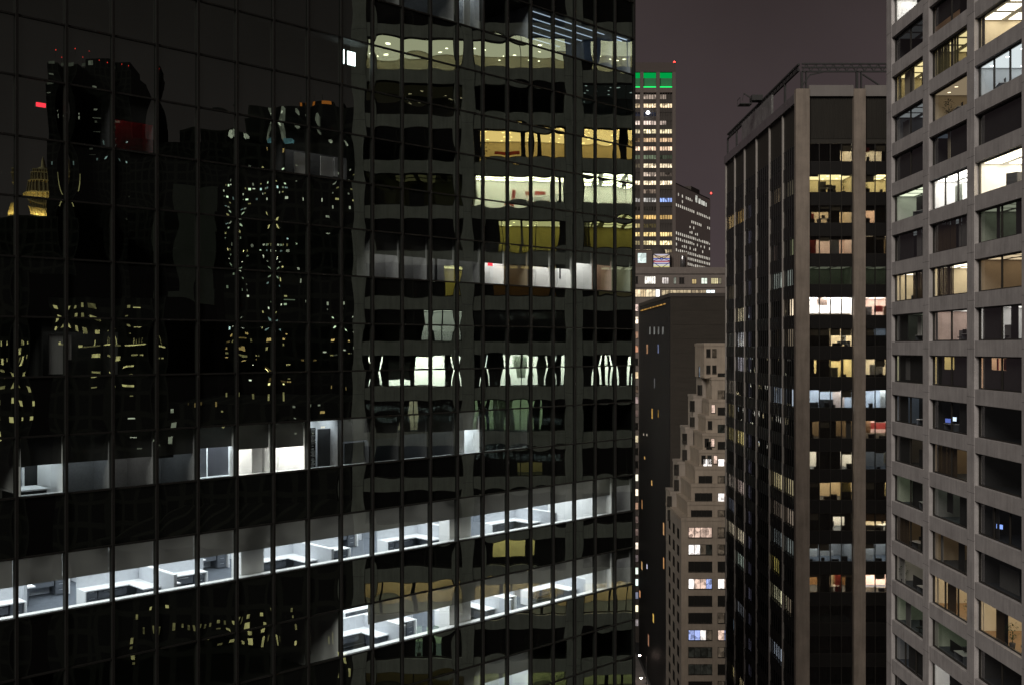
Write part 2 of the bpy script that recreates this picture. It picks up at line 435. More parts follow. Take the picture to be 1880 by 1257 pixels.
def strip_shade(k0, k1, i, drop, m=None, t=.3):
    """roller shades, one per pane"""
    k = k0
    while k < k1-1e-6:
        e = min(math.floor(k+1e-6)+1, k1)
        MB().box(k*WL+.004, e*WL-.004, t, t+.012, zm(2*i)-HL*drop, zm(2*i)-.001).build('roller_shade', m or M_shade, tower)
        k = e
def sill(k0, k1, i, m=None):
    MB().box(k0*WL, k1*WL, .15, .5, zm(2*i-1)-.06, zm(2*i-1)+.01).build('window_sill', m or M_white, tower)
def cell(k0, k1, i, depth, lvl, tint=T_white, wall=None, style='strip', floor=None):
    room(tower, k0*WL+.03, k1*WL-.03, .2, .2+depth, flo(i)+.005, zm(2*i)-.0, lvl, tint, wall, floor, None, style)
def wpx(x0, x1, y0, y1, t, m, name='partition'):
    p0, p1 = Lpx(x0, y1, t), Lpx(x1, y1, t); zt = Lpx((x0+x1)/2, y0, t).z
    MB().box(Lu(x0, t), Lu(x1, t), t, t+.05, min(p0.z, p1.z), zt).build(name, m, tower)
COLS = ((5.33, 5.95), (12.02, 12.85), (18.45, 18.95))
def column(i, k0, k1):
    MB().box(k0*WL, k1*WL, .55, 1.25, flo(i)+.01, zm(2*i)-.01).build('column', M_white, tower)

# the long lit open-plan floor, the shorter one below it, a slice of the next
def openplan(i, k0, k1, lvl):
    cell(k0, k1, i, 11.5, lvl, (.94,.98,1), style='panel')
    strip_shade(math.ceil(k0), k1, i, .5)
    sill(k0, k1, i)
    for c in COLS:
        if c[0] > k0 and c[1] < k1: column(i, *c)
openplan(-2, -8.0, 19.0, 3.1)
openplan(-3, 8.03, 19.0, 3.1)
for i in (-2, -3):
    cell(19, 20, i, 5, .30, T_white, M_grey); strip_shade(19, 20, i, .3, M_shade2)
    sill(19, 20, i, M_grey)
cell(13.03, 15.2, -4, 2.2, 1.3, T_cool); strip_shade(13.03, 15.2, -4, .55); sill(13.03, 15.2, -4)

# private offices one floor up
i = -1
cell(.12, 1.0, i, 4, .85, T_cool); strip_shade(.12, 1, i, .5, M_shade2); sill(.1, 1, i)
insert(tower, .12*WL, .3*WL, .5, zm(-3)+.9, zm(-3)+1.5, M_black, 'wall_cabinet', .3)
insert(tower, .32*WL, .62*WL, 2.2, flo(i), zm(-2)-.4, M_bluew)
insert(tower, .64*WL, .90*WL, 2.0, flo(i), zm(-2)-1.05, M_black)
cell(1.0, 2.0, i, 1.2, .42, T_cool, M_grey); strip_shade(1, 2, i, .5, M_shade2)
cell(2.0, 3.0, i, 2.0, .26, T_white, M_grey); strip_shade(2, 3, i, .5, M_shade2)
cell(3.0, 4.0, i, 2.5, .24, T_cool, M_grey); strip_shade(3, 4, i, .5, M_shade2)
insert(tower, 3.1*WL, 3.7*WL, .9, zm(-2)-1.1, zm(-2)-.85, M_black, 'shelf', .3)
cell(4.0, 5.0, i, 3, 2.6, T_cool); strip_shade(4, 5, i, .42, M_shade3); sill(4, 5, i)
insert(tower, 4.04*WL, 4.38*WL, .45, zm(-3)+.05, zm(-2)-.8, fabric_shade('grey_blind', (.2,.2,.22), (.17,.17,.18)), 'closed_blind', .012)
insert(tower, 4.41*WL, 4.95*WL, .45, zm(-3)+.05, zm(-2)-.8, fabric_shade('grey_blind', (.2,.2,.22), (.18,.18,.195)), 'closed_blind', .012)
cell(5.0, 6.0, i, 2.6, 3.2, T_white); strip_shade(5, 6, i, .5, M_shade3); sill(5, 6, i); column(i, 5.62, 5.9)
insert(tower, 5.0*WL+.04, 5.14*WL, 1.0, flo(i), zm(-2), M_dkgrey, 'door_edge')
cell(6.0, 7.0, i, 1.8, 3.4, T_white); strip_shade(6, 7, i, .52, M_shade3); sill(6, 7, i)
cell(7.0, 8.0, i, 3.0, 1.7, T_cool, M_grey); sill(7, 8, i)
wpx(584, 619, 786, 900, .7, M_dkgrey, 'tall_cupboard')
cell(8.0, 9.0, i, 3.0, 1.8, T_cool, M_dkgrey); strip_shade(8, 9, i, .5, M_shade); sill(8, 9, i)
wpx(633, 677, 811, 900, .5, M_bluew if False else M_dkgrey, 'low_partition')
cell(9.0, 10.0, i, 3.0, .16, T_cool, M_dkgrey); sill(9, 10, i); strip_shade(9, 10, i, .5, M_shade2)
cell(10.0, 11.0, i, 3.0, .6, T_cool, M_dkgrey); sill(10, 11, i); strip_shade(10, 11, i, .45, M_shade2)
cell(11.0, 12.0, i, 3.0, .6, T_cool, M_dkgrey); sill(11, 12, i); strip_shade(11, 12, i, .45, M_shade2)
cell(12.0, 13.0, i, 2.4, 2.4, T_cool); strip_shade(12, 13, i, .45); sill(12, 13, i); column(i, 12.35, 12.6)
cell(13.0, 15.0, i, 3.0, .12, T_cool, M_dkgrey); sill(13, 15, i)

# eye level floor: one curtain near the frame edge
# floor above: white walls
i = 1
for k, lv, wl in ((9,.62,M_grey),(10,.45,M_grey),(11,.5,M_grey),(12,.16,M_grey),(13,1.9,M_white),(14,.10,M_tan),(15,1.5,M_white),(16,1.6,M_white),(17,1.1,M_white),(18,.16,M_pink),(19,.14,M_greenw)):
    cell(k, k+1, i, .9 if k in (9,10,13,15,16) else 1.6, lv, T_white if k < 18 else T_cream, wl, 'strip')
    strip_shade(k, k+1, i, .48 if k < 17 else .3, M_shade2, .3)
insert(tower, 11.45*WL, 11.55*WL, .9, flo(i), zm(2), M_grey); insert(tower, 11.68*WL, 11.76*WL, .9, flo(i), zm(2), M_dkgrey)
tv = thing('wall_screen', 'black flat screen on a white wall, one floor above eye level behind glass', 'screen', Lpx(1042, 513, .9), PHI)
MB().box(-.55,.45,0,.06,0,.72).build('screen_bezel', M_black, tv)
MB().box(-.5,.4,-.006,-.001,.05,.67).build('screen_face', emit('dim_screen', (.9,.5,.2), .03), tv)
insert(tower, 17.5*WL, 17.85*WL, 1.55, flo(i), zm(2)-.95, M_grey, 'door')
def exit_sign(loc, label, s=3.):
    x = thing('exit_sign', label, 'exit sign', loc, PHI)
    MB().box(-.17,.17,0,.05,0,.17).build('sign_box', M_white, x)
    MB().box(-.15,.15,-.006,-.001,.02,.15).build('sign_face', emit('exit_red', (1,.03,.05), s), x)
    return x
exit_sign(Lpx(900, 489, .8), 'red exit sign glowing on a bright white office wall behind glass')
exit_sign(Lpx(965, 512, .6), 'red exit sign glowing in the tan room beside the white wall', 1.5)
exit_sign(Lpx(1149, 752, .8), 'red exit sign at the outer corner of the private office floor', 1.6)
# two floors above
i = 2
i = 0
cell(.55, 2.2, i, 1.2, .16, T_white, M_core); strip_shade(.55, 2.2, i, .24, M_core, .2)  # dark shade here is added only to hide the room lamp
wpx(90, 117, 614, 686, .35, mat('grey_curtain', (.35,.35,.36), .9, 0, .3, 5., stretch=(8,8,.1)), 'curtain'); wpx(122, 131, 615, 660, .5, M_white)
i = 2
cell(6.4, 8.3, i, 1.1, .34, T_white, M_dkgrey); strip_shade(6.4, 8.3, i, .5, M_core, .25)
wpx(541, 564, 281, 318, .7, M_white); wpx(589, 612, 288, 322, .7, M_white); wpx(614, 620, 290, 324, .66, M_lam)
exit_sign(Lpx(75, 198, .5), 'bright red exit sign alone in a dark floor near the mirrored spire', 2.2)
cell(2.0, 3.0, i, .8, .10, (1,.05,.05), M_dkgrey, 'spots'); strip_shade(2, 3, i, .45, M_core, .2)  # dark shade added to keep the red lamp out of sight
# three floors above: one glaring work lamp left on
wl_ = thing('work_lamp', 'glaring twin white work lamp left on in a dark upper office', 'lamp', Lpx(637, 120, .9)-Vector((0,0,1.6)), PHI)
MB().bar((0,.1,0),(0,.1,2.6),.05).build('stand', M_steel, wl_)
for u, w_, h in ((-.26,.13,.62),(.2,.22,.60)):
    MB().box(u-w_,u+w_,-.02,.08,1.6,1.6+h).build('lamp_head', [M_steel], wl_)
    MB().box(u-w_+.02,u+w_-.02,-.03,-.022,1.62,1.58+h).build('lamp_face', emit('work_light', (.82,1,1), 5.), wl_)
# four floors above: bluish ceiling lines and one bright pane
i = 4
cell(10.0, 12.0, i, 4, .05, T_cool, M_grey, 'slats'); cell(12.0, 13.0, i, .8, .6, T_cool, M_grey)
cell(15.0, 19.0, i, 7, .05, T_blue, M_bluew, 'slats', None); cell(19, 20, i, 3, .08, T_blue, M_bluew, 'slats')
insert(tower, 12.55*WL, 12.8*WL, .5, zm(7), zm(8), M_white)

# cubicle workstations
def make_ws(mirror):
    s = -1 if mirror else 1
    t = thing('cubicle_desk', '', 'desk', (0,0,0), PHI)
    def bx(mb, a, b_, *r): return mb.box(s*a, s*b_, *r)
    b = MB(); bx(b,0,2.4,1.94,2.0,.02,1.28); bx(b,2.34,2.4,-.85,1.94,.02,1.28); b.build('partition', M_panel, t)
    b = MB(); bx(b,0,2.41,1.93,2.01,1.28,1.315); bx(b,2.33,2.41,-.86,1.93,1.28,1.315); b.build('partition_cap', M_lam, t)
    b = MB(); bx(b,.04,2.34,1.28,1.94,.70,.745); bx(b,1.68,2.34,.14,1.28,.70,.745); b.build('worktop', M_lam, t)
    p = MB(); bx(p,.08,.50,1.34,1.92,.02,.70); p = p.build('pedestal', M_drawer, t)
    for j in range(3):
        b = MB(); bx(b,.10,.48,1.322,1.338,.05+j*.22,.25+j*.22); b.build('drawer_front', M_drawer, p)
        b = MB(); bx(b,.2,.38,1.30,1.32,.2+j*.22,.215+j*.22); b.build('handle', M_handle, p)
    b = MB(); bx(b,.0,.04,1.2,1.94,.02,.75); b.build('end_panel', M_lam, t)
    c = MB(); bx(c,.55,1.62,1.36,1.9,.38,.69); c = c.build('lateral_file', M_drawer, t)
    b = MB(); bx(b,.75,1.4,1.335,1.355,.6,.625); b.build('handle', M_handle, c)
    b = MB(); bx(b,1.9,2.3,.2,1.2,.04,.68); b.build('return_cabinet', M_drawer, t)
    return t
wsA, wsB = make_ws(False), make_ws(True)
ORD = ['first','second','third','fourth','fifth','sixth','seventh','eighth','ninth','tenth','eleventh','twelfth','thirteenth','fourteenth','fifteenth']
def office(i, slots, fname):
    cnt = {}
    for (k, t, mir, row) in slots:
        n = cnt.get(row, 0); cnt[row] = n+1
        lab = 'white cubicle desk, %s along the %s of the %s' % (ORD[n], row, fname)
        loc = Lw(k*WL, t, flo(i)+.008)
        src = wsB if mir else wsA
        if not src.get('used'):
            src['used'] = 1; src.location = loc; src['label'] = lab; src['group'] = 'cubicle desks on the lit office floors'
        else:
            d = dup(src, loc, PHI, lab, 'cubicle desks on the lit office floors')
W1, W2, W3 = 'window row', 'middle row', 'back row'
def pairs(st, t, row): return [q for a_ in st for q in ((a_, t, 0, row), (a_+3.1, t, 1, row))]
office(-2, pairs((-2.2,2.2,6.6,11.0,15.2), 1.75, W1) + pairs((-.4,4.0,8.4,12.8), 5.0, W2) + pairs((1.8,6.2,10.6,15), 8.2, W3), 'long lit floor')
office(-3, pairs((9.0,13.2), 1.75, W1) + [(17.0,1.75,0,W1)] + pairs((11,15.4), 5.0, W2) + pairs((13,), 8.2, W3), 'short lit floor')
for w in (wsA, wsB):
    if 'used' in w: del w['used']
for o_ in list(COL.objects):
    if 'used' in o_: del o_['used']
# a table and an equipment rack in the private offices
t = thing('meeting_table', 'white topped table in the dim office at the far end of the private office floor', 'table', Lw(.5*WL, 1.3, flo(-1)+.01), PHI)
MB().box(-.65,.5,-.6,.5,1.02,1.07).build('tabletop', M_lam, t)
MB().box(-.6,.45,-.55,.45,.72,1.02).build('apron', M_black, t)
for a, c in ((-.6,-.55),(.4,-.55),(-.6,.4),(.4,.4)): MB().box(a,a+.06,c,c+.06,0,.72).build('leg', M_steel, t)
t = thing('equipment_rack', 'black network rack with white patch cables beside the dark cupboard', 'rack', Vector((*Lpx(575, 850, .55).xy, flo(-1)+.01)), PHI)
MB().box(-.13,.13,.03,.5,0,2.5).build('rack_frame', M_black, t)
b = MB()
for j in range(34):
    z = .9+j*.046
    if R() < .8: b.box(-.1+.06*R(), .02+.1*R(), 0, .025, z, z+.012+.012*R())
b.build('patch_cables', M_white, t)

# ------------------------------------------------------------------ RIGHT: concrete framed office block
XR = 34.58
HR = 3.6
PITCH = 8.53
YF = 36.15 + 7*PITCH      # centre of the farthest pier
blk = thing('concrete_office_block', 'grey concrete framed office block with wide recessed windows, some brightly lit', 'office building', (XR, YF, 0), -math.pi/2)
def rz(j): return CAM_H - 3.08 + HR*j       # bottom of the window opening of row j
WH = 2.45
JLO, JHI = -12, 12
TOPZ = rz(JHI+1)
for p in range(8):
    b = MB().box(p*PITCH-.62, p*PITCH+.62, -.03, .52, 0, TOPZ)
    for j in range(JLO, JHI+1): b.box(p*PITCH-.622, p*PITCH+.622, -.033, .0, rz(j)-.61, rz(j)-.585, 1)
    b.build('pier', [M_concR, M_dkgrey], blk)
for j in range(JLO, JHI+2):
    b = MB()
    for p in range(7):
        b.box(p*PITCH+.645, (p+1)*PITCH-.645, 0, .5, rz(j-1)+WH, rz(j))
        for u in (p*PITCH+.62, (p+1)*PITCH-.645): b.box(u, u+.025, .03, .5, rz(j-1)+WH+.002, rz(j)-.002, 1)
    b.build('spandrel', [M_concR, M_dkgrey], blk)
MB().box(-.62, -.07, .52, 24, 0, TOPZ).build('end_wall', M_concR, blk)
MB().box(7*PITCH+.07, 7*PITCH+.62, .52, 24, 0, TOPZ).build('end_wall', M_concR, blk)
MB().box(-.5, 7*PITCH+.5, 8.3, 24, 0, TOPZ).build('building_core', M_core, blk)
b = MB()
for p in range(7): b.box(p*PITCH+.62, (p+1)*PITCH-.62, .05, .4, 0, rz(JLO-1)+WH)
b.build('lower_cladding', M_darkglass, blk)
b = MB()
for j in range(JLO, JHI+2): b.box(.07, 7*PITCH-.07, .53, 8.2, rz(j-1)+WH+.05, rz(j)-.25)
b.build('floor_slab', M_slab, blk)
b = MB()
for p in range(0, 8):
    b.box(p*PITCH-.06, p*PITCH+.06, .55, 8.2, rz(JLO), TOPZ)
b.build('party_wall', M_core, blk)
# windows: largest hundred by themselves
order = [(b_, j) for j in range(-9, 10) for b_ in (0,1,2)]
order += [(b_, j) for j in (0,-1,1,2,3,4,5,6,7,-2,-5,-4,-6,-3) for b_ in (6,5,4)]
order = order[:100]
allw = [(b_, j) for j in range(JLO, JHI+1) for b_ in range(7)]
def win_frame(b, p, j):
    u0, u1, z0, z1 = p*PITCH+.62, (p+1)*PITCH-.62, rz(j), rz(j)+WH
    f = .11
    b.box(u0, u1, .30, .42, z0, z0+f); b.box(u0, u1, .30, .42, z1-f, z1)
    b.box(u0, u0+f, .30, .42, z0+f, z1-f); b.box(u1-f, u1, .30, .42, z0+f, z1-f)
    n = (1,2,1,2,3,2,1,2,1)[(p*5+j*2) % 9]
    for q in range(1, n):
        c = u0+(u1-u0)*q/n; b.box(c-.05, c+.05, .30, .42, z0+f, z1-f)
rst, rgl = MB(), MB()
for (p, j) in allw:
    u0, u1, z0, z1 = p*PITCH+.62, (p+1)*PITCH-.62, rz(j), rz(j)+WH
    if (p, j) in order:
        b = MB(); win_frame(b, p, j); o = b.build('window', M_bronze, blk)
        g = MB(); g.grid(u0+.06, u1-.06, z0+.06, z1-.06, lambda a, c: .37-.002*(1-a*a)*(1-c*c), 4); g.build('pane', M_clear, o)
    else:
        win_frame(rst, p, j); rgl.grid(u0+.06, u1-.06, z0+.06, z1-.06, lambda a, c: .37, 1)
o = rst.build('window', M_bronze, blk); o['kind'] = 'stuff'
g = rgl.build('pane', M_clear, o)
# what stands behind each window: (bay,row): level, tint, wall, lamp style, inserts in fractions (left,right,bottom,top,depth,material,name)
B = {}
def br(p, j, lvl, tint=T_white, wall=None, style='panel', ins=(), depth=5.5, floor=None):
    if lvl >= .2 and p < 4: lvl *= 1.6
    if lvl < .08 and p < 4: wall = M_dkgrey; floor = M_drawer  # dim rooms: lack of light put into dark wall and floor colours
    B[(p, j)] = (lvl, tint, wall, style, ins, depth, floor)
CU, BL, PT = 'curtain', 'blind', 'partition'
br(0,9,1.5,T_white,ins=[(.55,1,0,.7,.7,M_dkgrey,PT)]); br(0,8,.012,T_cool)
br(0,7,.30,T_yel,M_cream,ins=[(0,.12,0,1,.55,M_olive,CU),(.2,.5,0,1,.6,M_cream,BL),(.52,.75,0,.75,1.2,M_black,PT),(.78,1,0,1,.6,M_olive,CU)])
br(0,6,.08,T_cool,M_grey,ins=[(.0,.2,0,.8,1.,M_grey,PT)]); br(0,5,.02,T_blue,M_bluew,ins=[(0,.78,0,1,.5,M_dkgrey,BL)])
br(0,4,.32,T_grn,M_white,'panel',[(.25,.5,0,.85,1.5,M_dkgrey,PT),(.7,1,0,.6,1.3,M_greenw,PT)])
br(0,3,.04,T_cool,M_grey,ins=[(0,.5,0,1,.5,M_dkgrey,BL),(.6,1,0,1,.55,M_grey,BL)])
br(0,2,.7,T_cream,M_cream,ins=[(.05,.12,0,1,.5,M_cream,CU),(.5,1,0,1,.5,M_brownblind,BL)])
br(0,1,.09,T_grn,M_grey,ins=[(0,.3,0,1,.6,M_dkgrey,PT),(.5,.62,.2,.9,.9,M_white,PT)])
br(0,0,.4,T_grn,M_cream,ins=[(0,.78,0,1,.6,M_dkgrey,BL),(.25,.4,.1,.9,.55,M_grey,BL)])
br(0,-1,.12,T_cool,M_bluew,ins=[(0,.3,0,1,.6,M_dkgrey,BL),(.3,.72,0,1,1.6,M_dkgrey,PT)])
br(0,-2,.085,T_warm,M_grey,ins=[(0,.35,0,1,.6,M_dkgrey,BL),(.55,1,0,.6,.9,M_dkgrey,PT)]); br(0,-3,.10,T_grn,M_greenw,ins=[(.3,.6,0,.9,1.,M_dkgrey,PT)]); br(0,-4,.09,T_warm,M_tan,ins=[(0,.38,0,1,.5,M_brownblind,BL),(.74,.8,0,1,.5,M_black,PT)])
br(0,-5,.14,T_cream,M_white,ins=[(0,.2,0,1,.6,M_white,CU),(.25,1,0,.35,1.2,M_dkgrey,PT)]); br(0,-6,.10,T_grn,M_greenw,ins=[(.2,.35,0,1,.7,M_grey,PT)])
br(0,-7,.13,T_cool,M_grey,ins=[(.3,1,.0,1,.7,M_dkgrey,BL)]); br(0,-8,.03,T_warm,M_tan)
br(1,9,.08,T_warm); br(1,8,.12,T_warm,M_pink,ins=[(0,.65,.35,1,.5,M_dkgrey,BL),(.65,1,0,1,.5,M_black,BL)])
br(1,7,.25,T_yel,M_cream,ins=[(0,.4,0,1,.5,M_olive,CU),(.42,.5,0,1,.55,M_cream,CU),(.5,.62,0,1,.5,M_olive,CU),(.65,.9,0,.4,1.,M_black,PT)])
br(1,6,.18,T_warm,M_cream,'spots'); br(1,5,.025,T_blue,M_bluew,ins=[(.3,.36,0,1,.6,M_cream,PT),(.38,1,0,1,.6,M_dkgrey,BL)])
br(1,4,2.0,T_white,ins=[(.2,.38,.2,.75,1.5,M_greenw,PT)]); br(1,3,.05,T_cool,M_grey,ins=[(0,.55,0,1,.5,M_brownblind,BL),(.6,1,0,1,.55,M_grey,BL)])
br(1,2,.85,T_cream,M_cream,ins=[(.05,.5,0,1,.5,M_brownblind,BL)]); br(1,1,.38,T_white,M_pink,ins=[(0,.05,0,1,.5,M_dkgrey,BL),(.4,1,0,.35,1.2,M_grey,PT)])
br(1,0,.5,T_yel,M_cream,ins=[(0,.2,0,1,.6,M_dkgrey,BL),(.2,.47,0,.55,.6,M_dkgrey,BL),(.47,1,0,1,.6,M_dkgrey,BL)])
br(1,-1,.02,T_blue,M_bluew,ins=[(.6,1,0,1,.6,M_dkgrey,BL)]); br(1,-2,.16,T_warm,M_tan,ins=[(.0,.55,0,1,.6,M_brownblind,BL)])
br(1,-3,.12,T_grn,M_grey,ins=[(.15,.3,.2,1,1.,M_dkgrey,PT),(.55,1,0,1,.8,M_dkgrey,PT)]); br(1,-4,.09,T_warm,M_tan,ins=[(.15,.2,0,1,.5,M_grey,PT),(.45,.6,0,1,1,M_dkgrey,PT)])
br(1,-5,.42,T_cream,M_cream,ins=[(.0,.05,0,1,.6,M_cream,CU),(.2,.42,0,1,.9,M_brownblind,CU),(.86,.9,0,1,.5,M_black,PT)],floor=M_wood)
br(1,-6,.10,T_grn,M_greenw,ins=[(.0,.08,0,1,.5,M_greenw,PT),(.1,1,0,.3,1.4,M_black,PT)]); br(1,-7,.45,T_white,M_white,ins=[(.35,1,0,1,.6,M_dkgrey,BL)])
br(1,-8,.05,T_warm,M_tan)
br(2,8,.02,T_warm); br(2,7,1.1,T_cream,M_cream,ins=[(.0,.06,0,1,.5,M_black,PT)]); br(2,6,.42,T_cool,M_white,'spots',[(.6,1,0,.55,1.6,M_dkgrey,PT)])
br(2,5,0,ins=[(0,1,0,1,.46,M_dkgrey,BL)]); br(2,4,2.6,T_cream,M_white,'strip'); br(2,3,.10,T_grn,M_greenw,ins=[(.3,.36,0,1,.6,M_dkgrey,PT),(.7,1,0,1,.6,M_dkgrey,BL)])
br(2,2,.22,T_warm,M_tan,'panel'); br(2,1,.5,T_white,M_white,ins=[(0,.42,0,1,.6,M_dkgrey,BL),(.44,.6,0,.45,.7,M_grey,PT),(.6,.74,0,1,.6,M_black,BL),(.86,1,0,1,.6,M_black,BL)])
br(2,0,.5,T_warm,M_pink,ins=[(0,.18,0,1,.6,M_dkgrey,BL),(.18,.5,0,.6,.6,M_dkgrey,BL),(.5,1,0,1,.6,M_dkgrey,BL),(.42,.5,.6,.95,.7,M_red,BL),(.27,.3,.6,.95,.7,M_red,BL)]); br(2,-1,.01,T_cool); br(2,-2,.012,T_grn)
br(2,-3,.02,T_blue,M_bluew,ins=[(.2,.35,0,1,.6,M_dkgrey,BL)]); br(2,-4,.015,T_cool,ins=[(.1,.5,0,.6,1.5,M_grey,PT)])
br(2,-5,.42,T_cream,M_cream,ins=[(.0,.03,0,1,.6,M_cream,CU),(.2,.42,0,1,.9,M_brownblind,CU),(.5,.56,0,1,.5,M_black,PT)],floor=M_wood)
br(2,-6,.012,T_warm); br(2,-7,.09,T_yel,M_grey,ins=[(0,.3,0,1,.6,M_dkgrey,BL),(.4,1,0,1,.7,M_core,BL)])
# bays seen only as reflections in the glass tower (image left = near end)
def rr(p, j, lvl, tint=T_white, wall=None, style='panel', ins=(), depth=5.0, floor=None):
    br(p, j, lvl*(2.9 if lvl > .3 else (1.8 if lvl > .1 else .6)), tint, wall, style, [(1-b_, 1-a, c, d, t, m, n) for (a, b_, c, d, t, m, n) in ins], depth, floor)
rr(6,7,.42,T_cream,M_cream,'few'); rr(6,6,.03,T_warm,M_grey,'few'); rr(6,4,.10,T_yel,M_olive,ins=[(.0,.35,0,1,.6,M_olive,CU),(.45,.62,0,.6,.8,M_black,PT),(.7,1,0,1,.6,M_olive,CU)])
rr(6,2,.5,T_yel,M_yel,ins=[(0,.85,0,1,.6,M_core,BL)]); rr(6,1,.6,T_white,M_white,'strip',[(0,.64,0,1,.6,M_core,BL),(.8,.82,0,1,.55,M_black,PT)])
rr(6,0,5.0,T_white,M_white,ins=[(0,.1,0,1,.55,M_grey,CU),(.12,.22,0,1,.6,M_core,CU),(.22,.42,.25,1,.6,M_grey,CU),(.42,.5,0,1,.6,M_dkgrey,CU),(.84,.96,0,1,.6,M_core,CU)])
rr(6,-1,.5,T_white,M_cream,ins=[(0,.42,0,1,.6,M_dkgrey,BL),(.56,1,0,1,.6,M_dkgrey,BL)])
rr(6,-5,.95,T_warm,M_tan,ins=[(.45,.5,0,1,1.,M_black,PT),(.1,.14,0,1,.8,M_black,PT)]); rr(6,-6,.7,T_grn,M_greenw,ins=[(0,.52,0,1,.7,M_core,BL),(.6,.66,0,1,.6,M_black,PT),(.78,1,0,1,.7,M_core,BL)])
rr(6,-7,.12,T_yel,M_tan)
rr(5,7,.45,T_cream,M_cream,'few'); rr(5,5,1.1,T_org,M_cream,'spots',[(.5,.58,0,1,.6,M_core,PT),(.66,.72,0,1,.6,M_core,PT),(0,.08,0,1,.6,M_core,PT),(.2,.48,.28,.42,2.5,M_red,PT)])
rr(5,4,2.4,T_cream,M_white,'strip',[(.35,.42,.2,.6,2.5,M_red,PT),(.6,.8,.45,.6,3,M_red,PT),(.0,.04,0,1,.6,M_cream,CU),(.9,.95,0,1,.6,M_core,PT)],3.2)
rr(5,3,.5,T_yel,M_yel,'spots',[(0,.28,0,1,.6,M_core,BL),(.5,.54,0,1,.6,M_cream,PT),(.88,1,0,1,.6,M_core,BL)])
rr(5,2,.22,T_org,M_wood,'panel',[(0,.2,0,1,.6,M_core,BL),(.85,1,0,1,.7,M_core,BL)]); rr(5,1,.004,T_cool)
rr(5,0,3.2,T_white,M_white,'panel',[(.0,.1,0,1,.55,M_dkgrey,CU),(.12,.33,0,1,.6,M_dkgrey,CU),(.44,.58,.35,.9,1.4,M_greenw,PT),(.66,.8,0,1,.6,M_grey,CU),(.82,.94,0,1,.6,M_dkgrey,CU)])
rr(5,-1,.5,T_grn,M_greenw,'panel',[(.06,.14,0,1,.6,M_core,CU),(.2,.4,0,1,.6,M_olive,CU),(.62,.72,0,1,.6,M_dkgrey,CU),(.74,1,0,1,.6,M_core,BL)])
rr(5,-2,.3,T_yel,M_cream,ins=[(0,.45,0,1,.6,M_core,BL),(.45,1,.5,1,.6,M_core,BL),(.75,1,0,1,.6,M_core,BL)])
rr(5,-4,1.0,T_yel,M_cream,ins=[(0,.22,0,1,.6,M_core,BL),(.6,1,0,1,.6,M_core,BL),(.22,.6,0,.3,.9,M_black,PT)])
rr(5,-5,.95,T_warm,M_tan,ins=[(.3,.36,0,1,.8,M_black,PT),(.7,.74,0,1,.8,M_black,PT)]); rr(5,-7,.45,T_yel,M_greenw,ins=[(.3,.36,0,1,.8,M_core,PT)])
rr(4,7,.5,T_cream,M_cream,'few',[(0,.15,0,1,.6,M_core,BL)]); rr(4,6,.03,T_cool,M_grey,'spots'); rr(4,5,1.1,T_org,M_cream,'spots',[(.4,.5,0,1,.6,M_core,PT)])
rr(4,4,2.6,T_cream,M_white); rr(4,3,.42,T_yel,M_yel,ins=[(0,.12,0,1,.6,M_olive,CU)]); rr(4,2,.25,T_cream,M_tan,'panel',[(.0,.2,0,1,.6,M_dkgrey,BL),(.3,.34,0,1,.6,M_cream,CU)])
rr(4,0,4.0,T_white,M_white,ins=[(.0,.16,0,1,.55,M_dkgrey,CU),(.2,.26,0,1,.6,M_core,CU),(.3,.34,0,1,.6,M_core,CU),(.38,.5,0,1,.6,M_dkgrey,CU),(.54,.6,0,1,.6,M_core,CU)])
rr(4,-5,.95,T_warm,M_tan,ins=[(.3,.34,0,1,.8,M_black,PT)]); rr(4,-7,.4,T_yel,M_greenw,ins=[(.25,.3,0,1,.7,M_core,PT),(.42,.46,0,1,.7,M_core,PT)])
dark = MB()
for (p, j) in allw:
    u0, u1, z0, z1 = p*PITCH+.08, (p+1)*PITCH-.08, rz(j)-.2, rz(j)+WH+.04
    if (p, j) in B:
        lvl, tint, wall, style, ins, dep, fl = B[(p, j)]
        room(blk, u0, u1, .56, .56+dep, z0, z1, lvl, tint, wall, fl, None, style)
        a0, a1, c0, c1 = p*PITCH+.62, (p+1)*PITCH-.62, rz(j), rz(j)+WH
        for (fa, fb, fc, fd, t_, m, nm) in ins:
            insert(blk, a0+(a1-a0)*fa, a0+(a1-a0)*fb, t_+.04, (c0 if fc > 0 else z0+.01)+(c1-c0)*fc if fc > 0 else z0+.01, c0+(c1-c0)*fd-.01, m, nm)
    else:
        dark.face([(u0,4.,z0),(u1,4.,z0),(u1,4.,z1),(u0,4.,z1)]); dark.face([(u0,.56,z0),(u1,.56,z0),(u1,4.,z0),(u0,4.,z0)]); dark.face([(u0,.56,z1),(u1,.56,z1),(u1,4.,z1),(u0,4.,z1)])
dark.build('unlit_interior', M_dkgrey, blk)

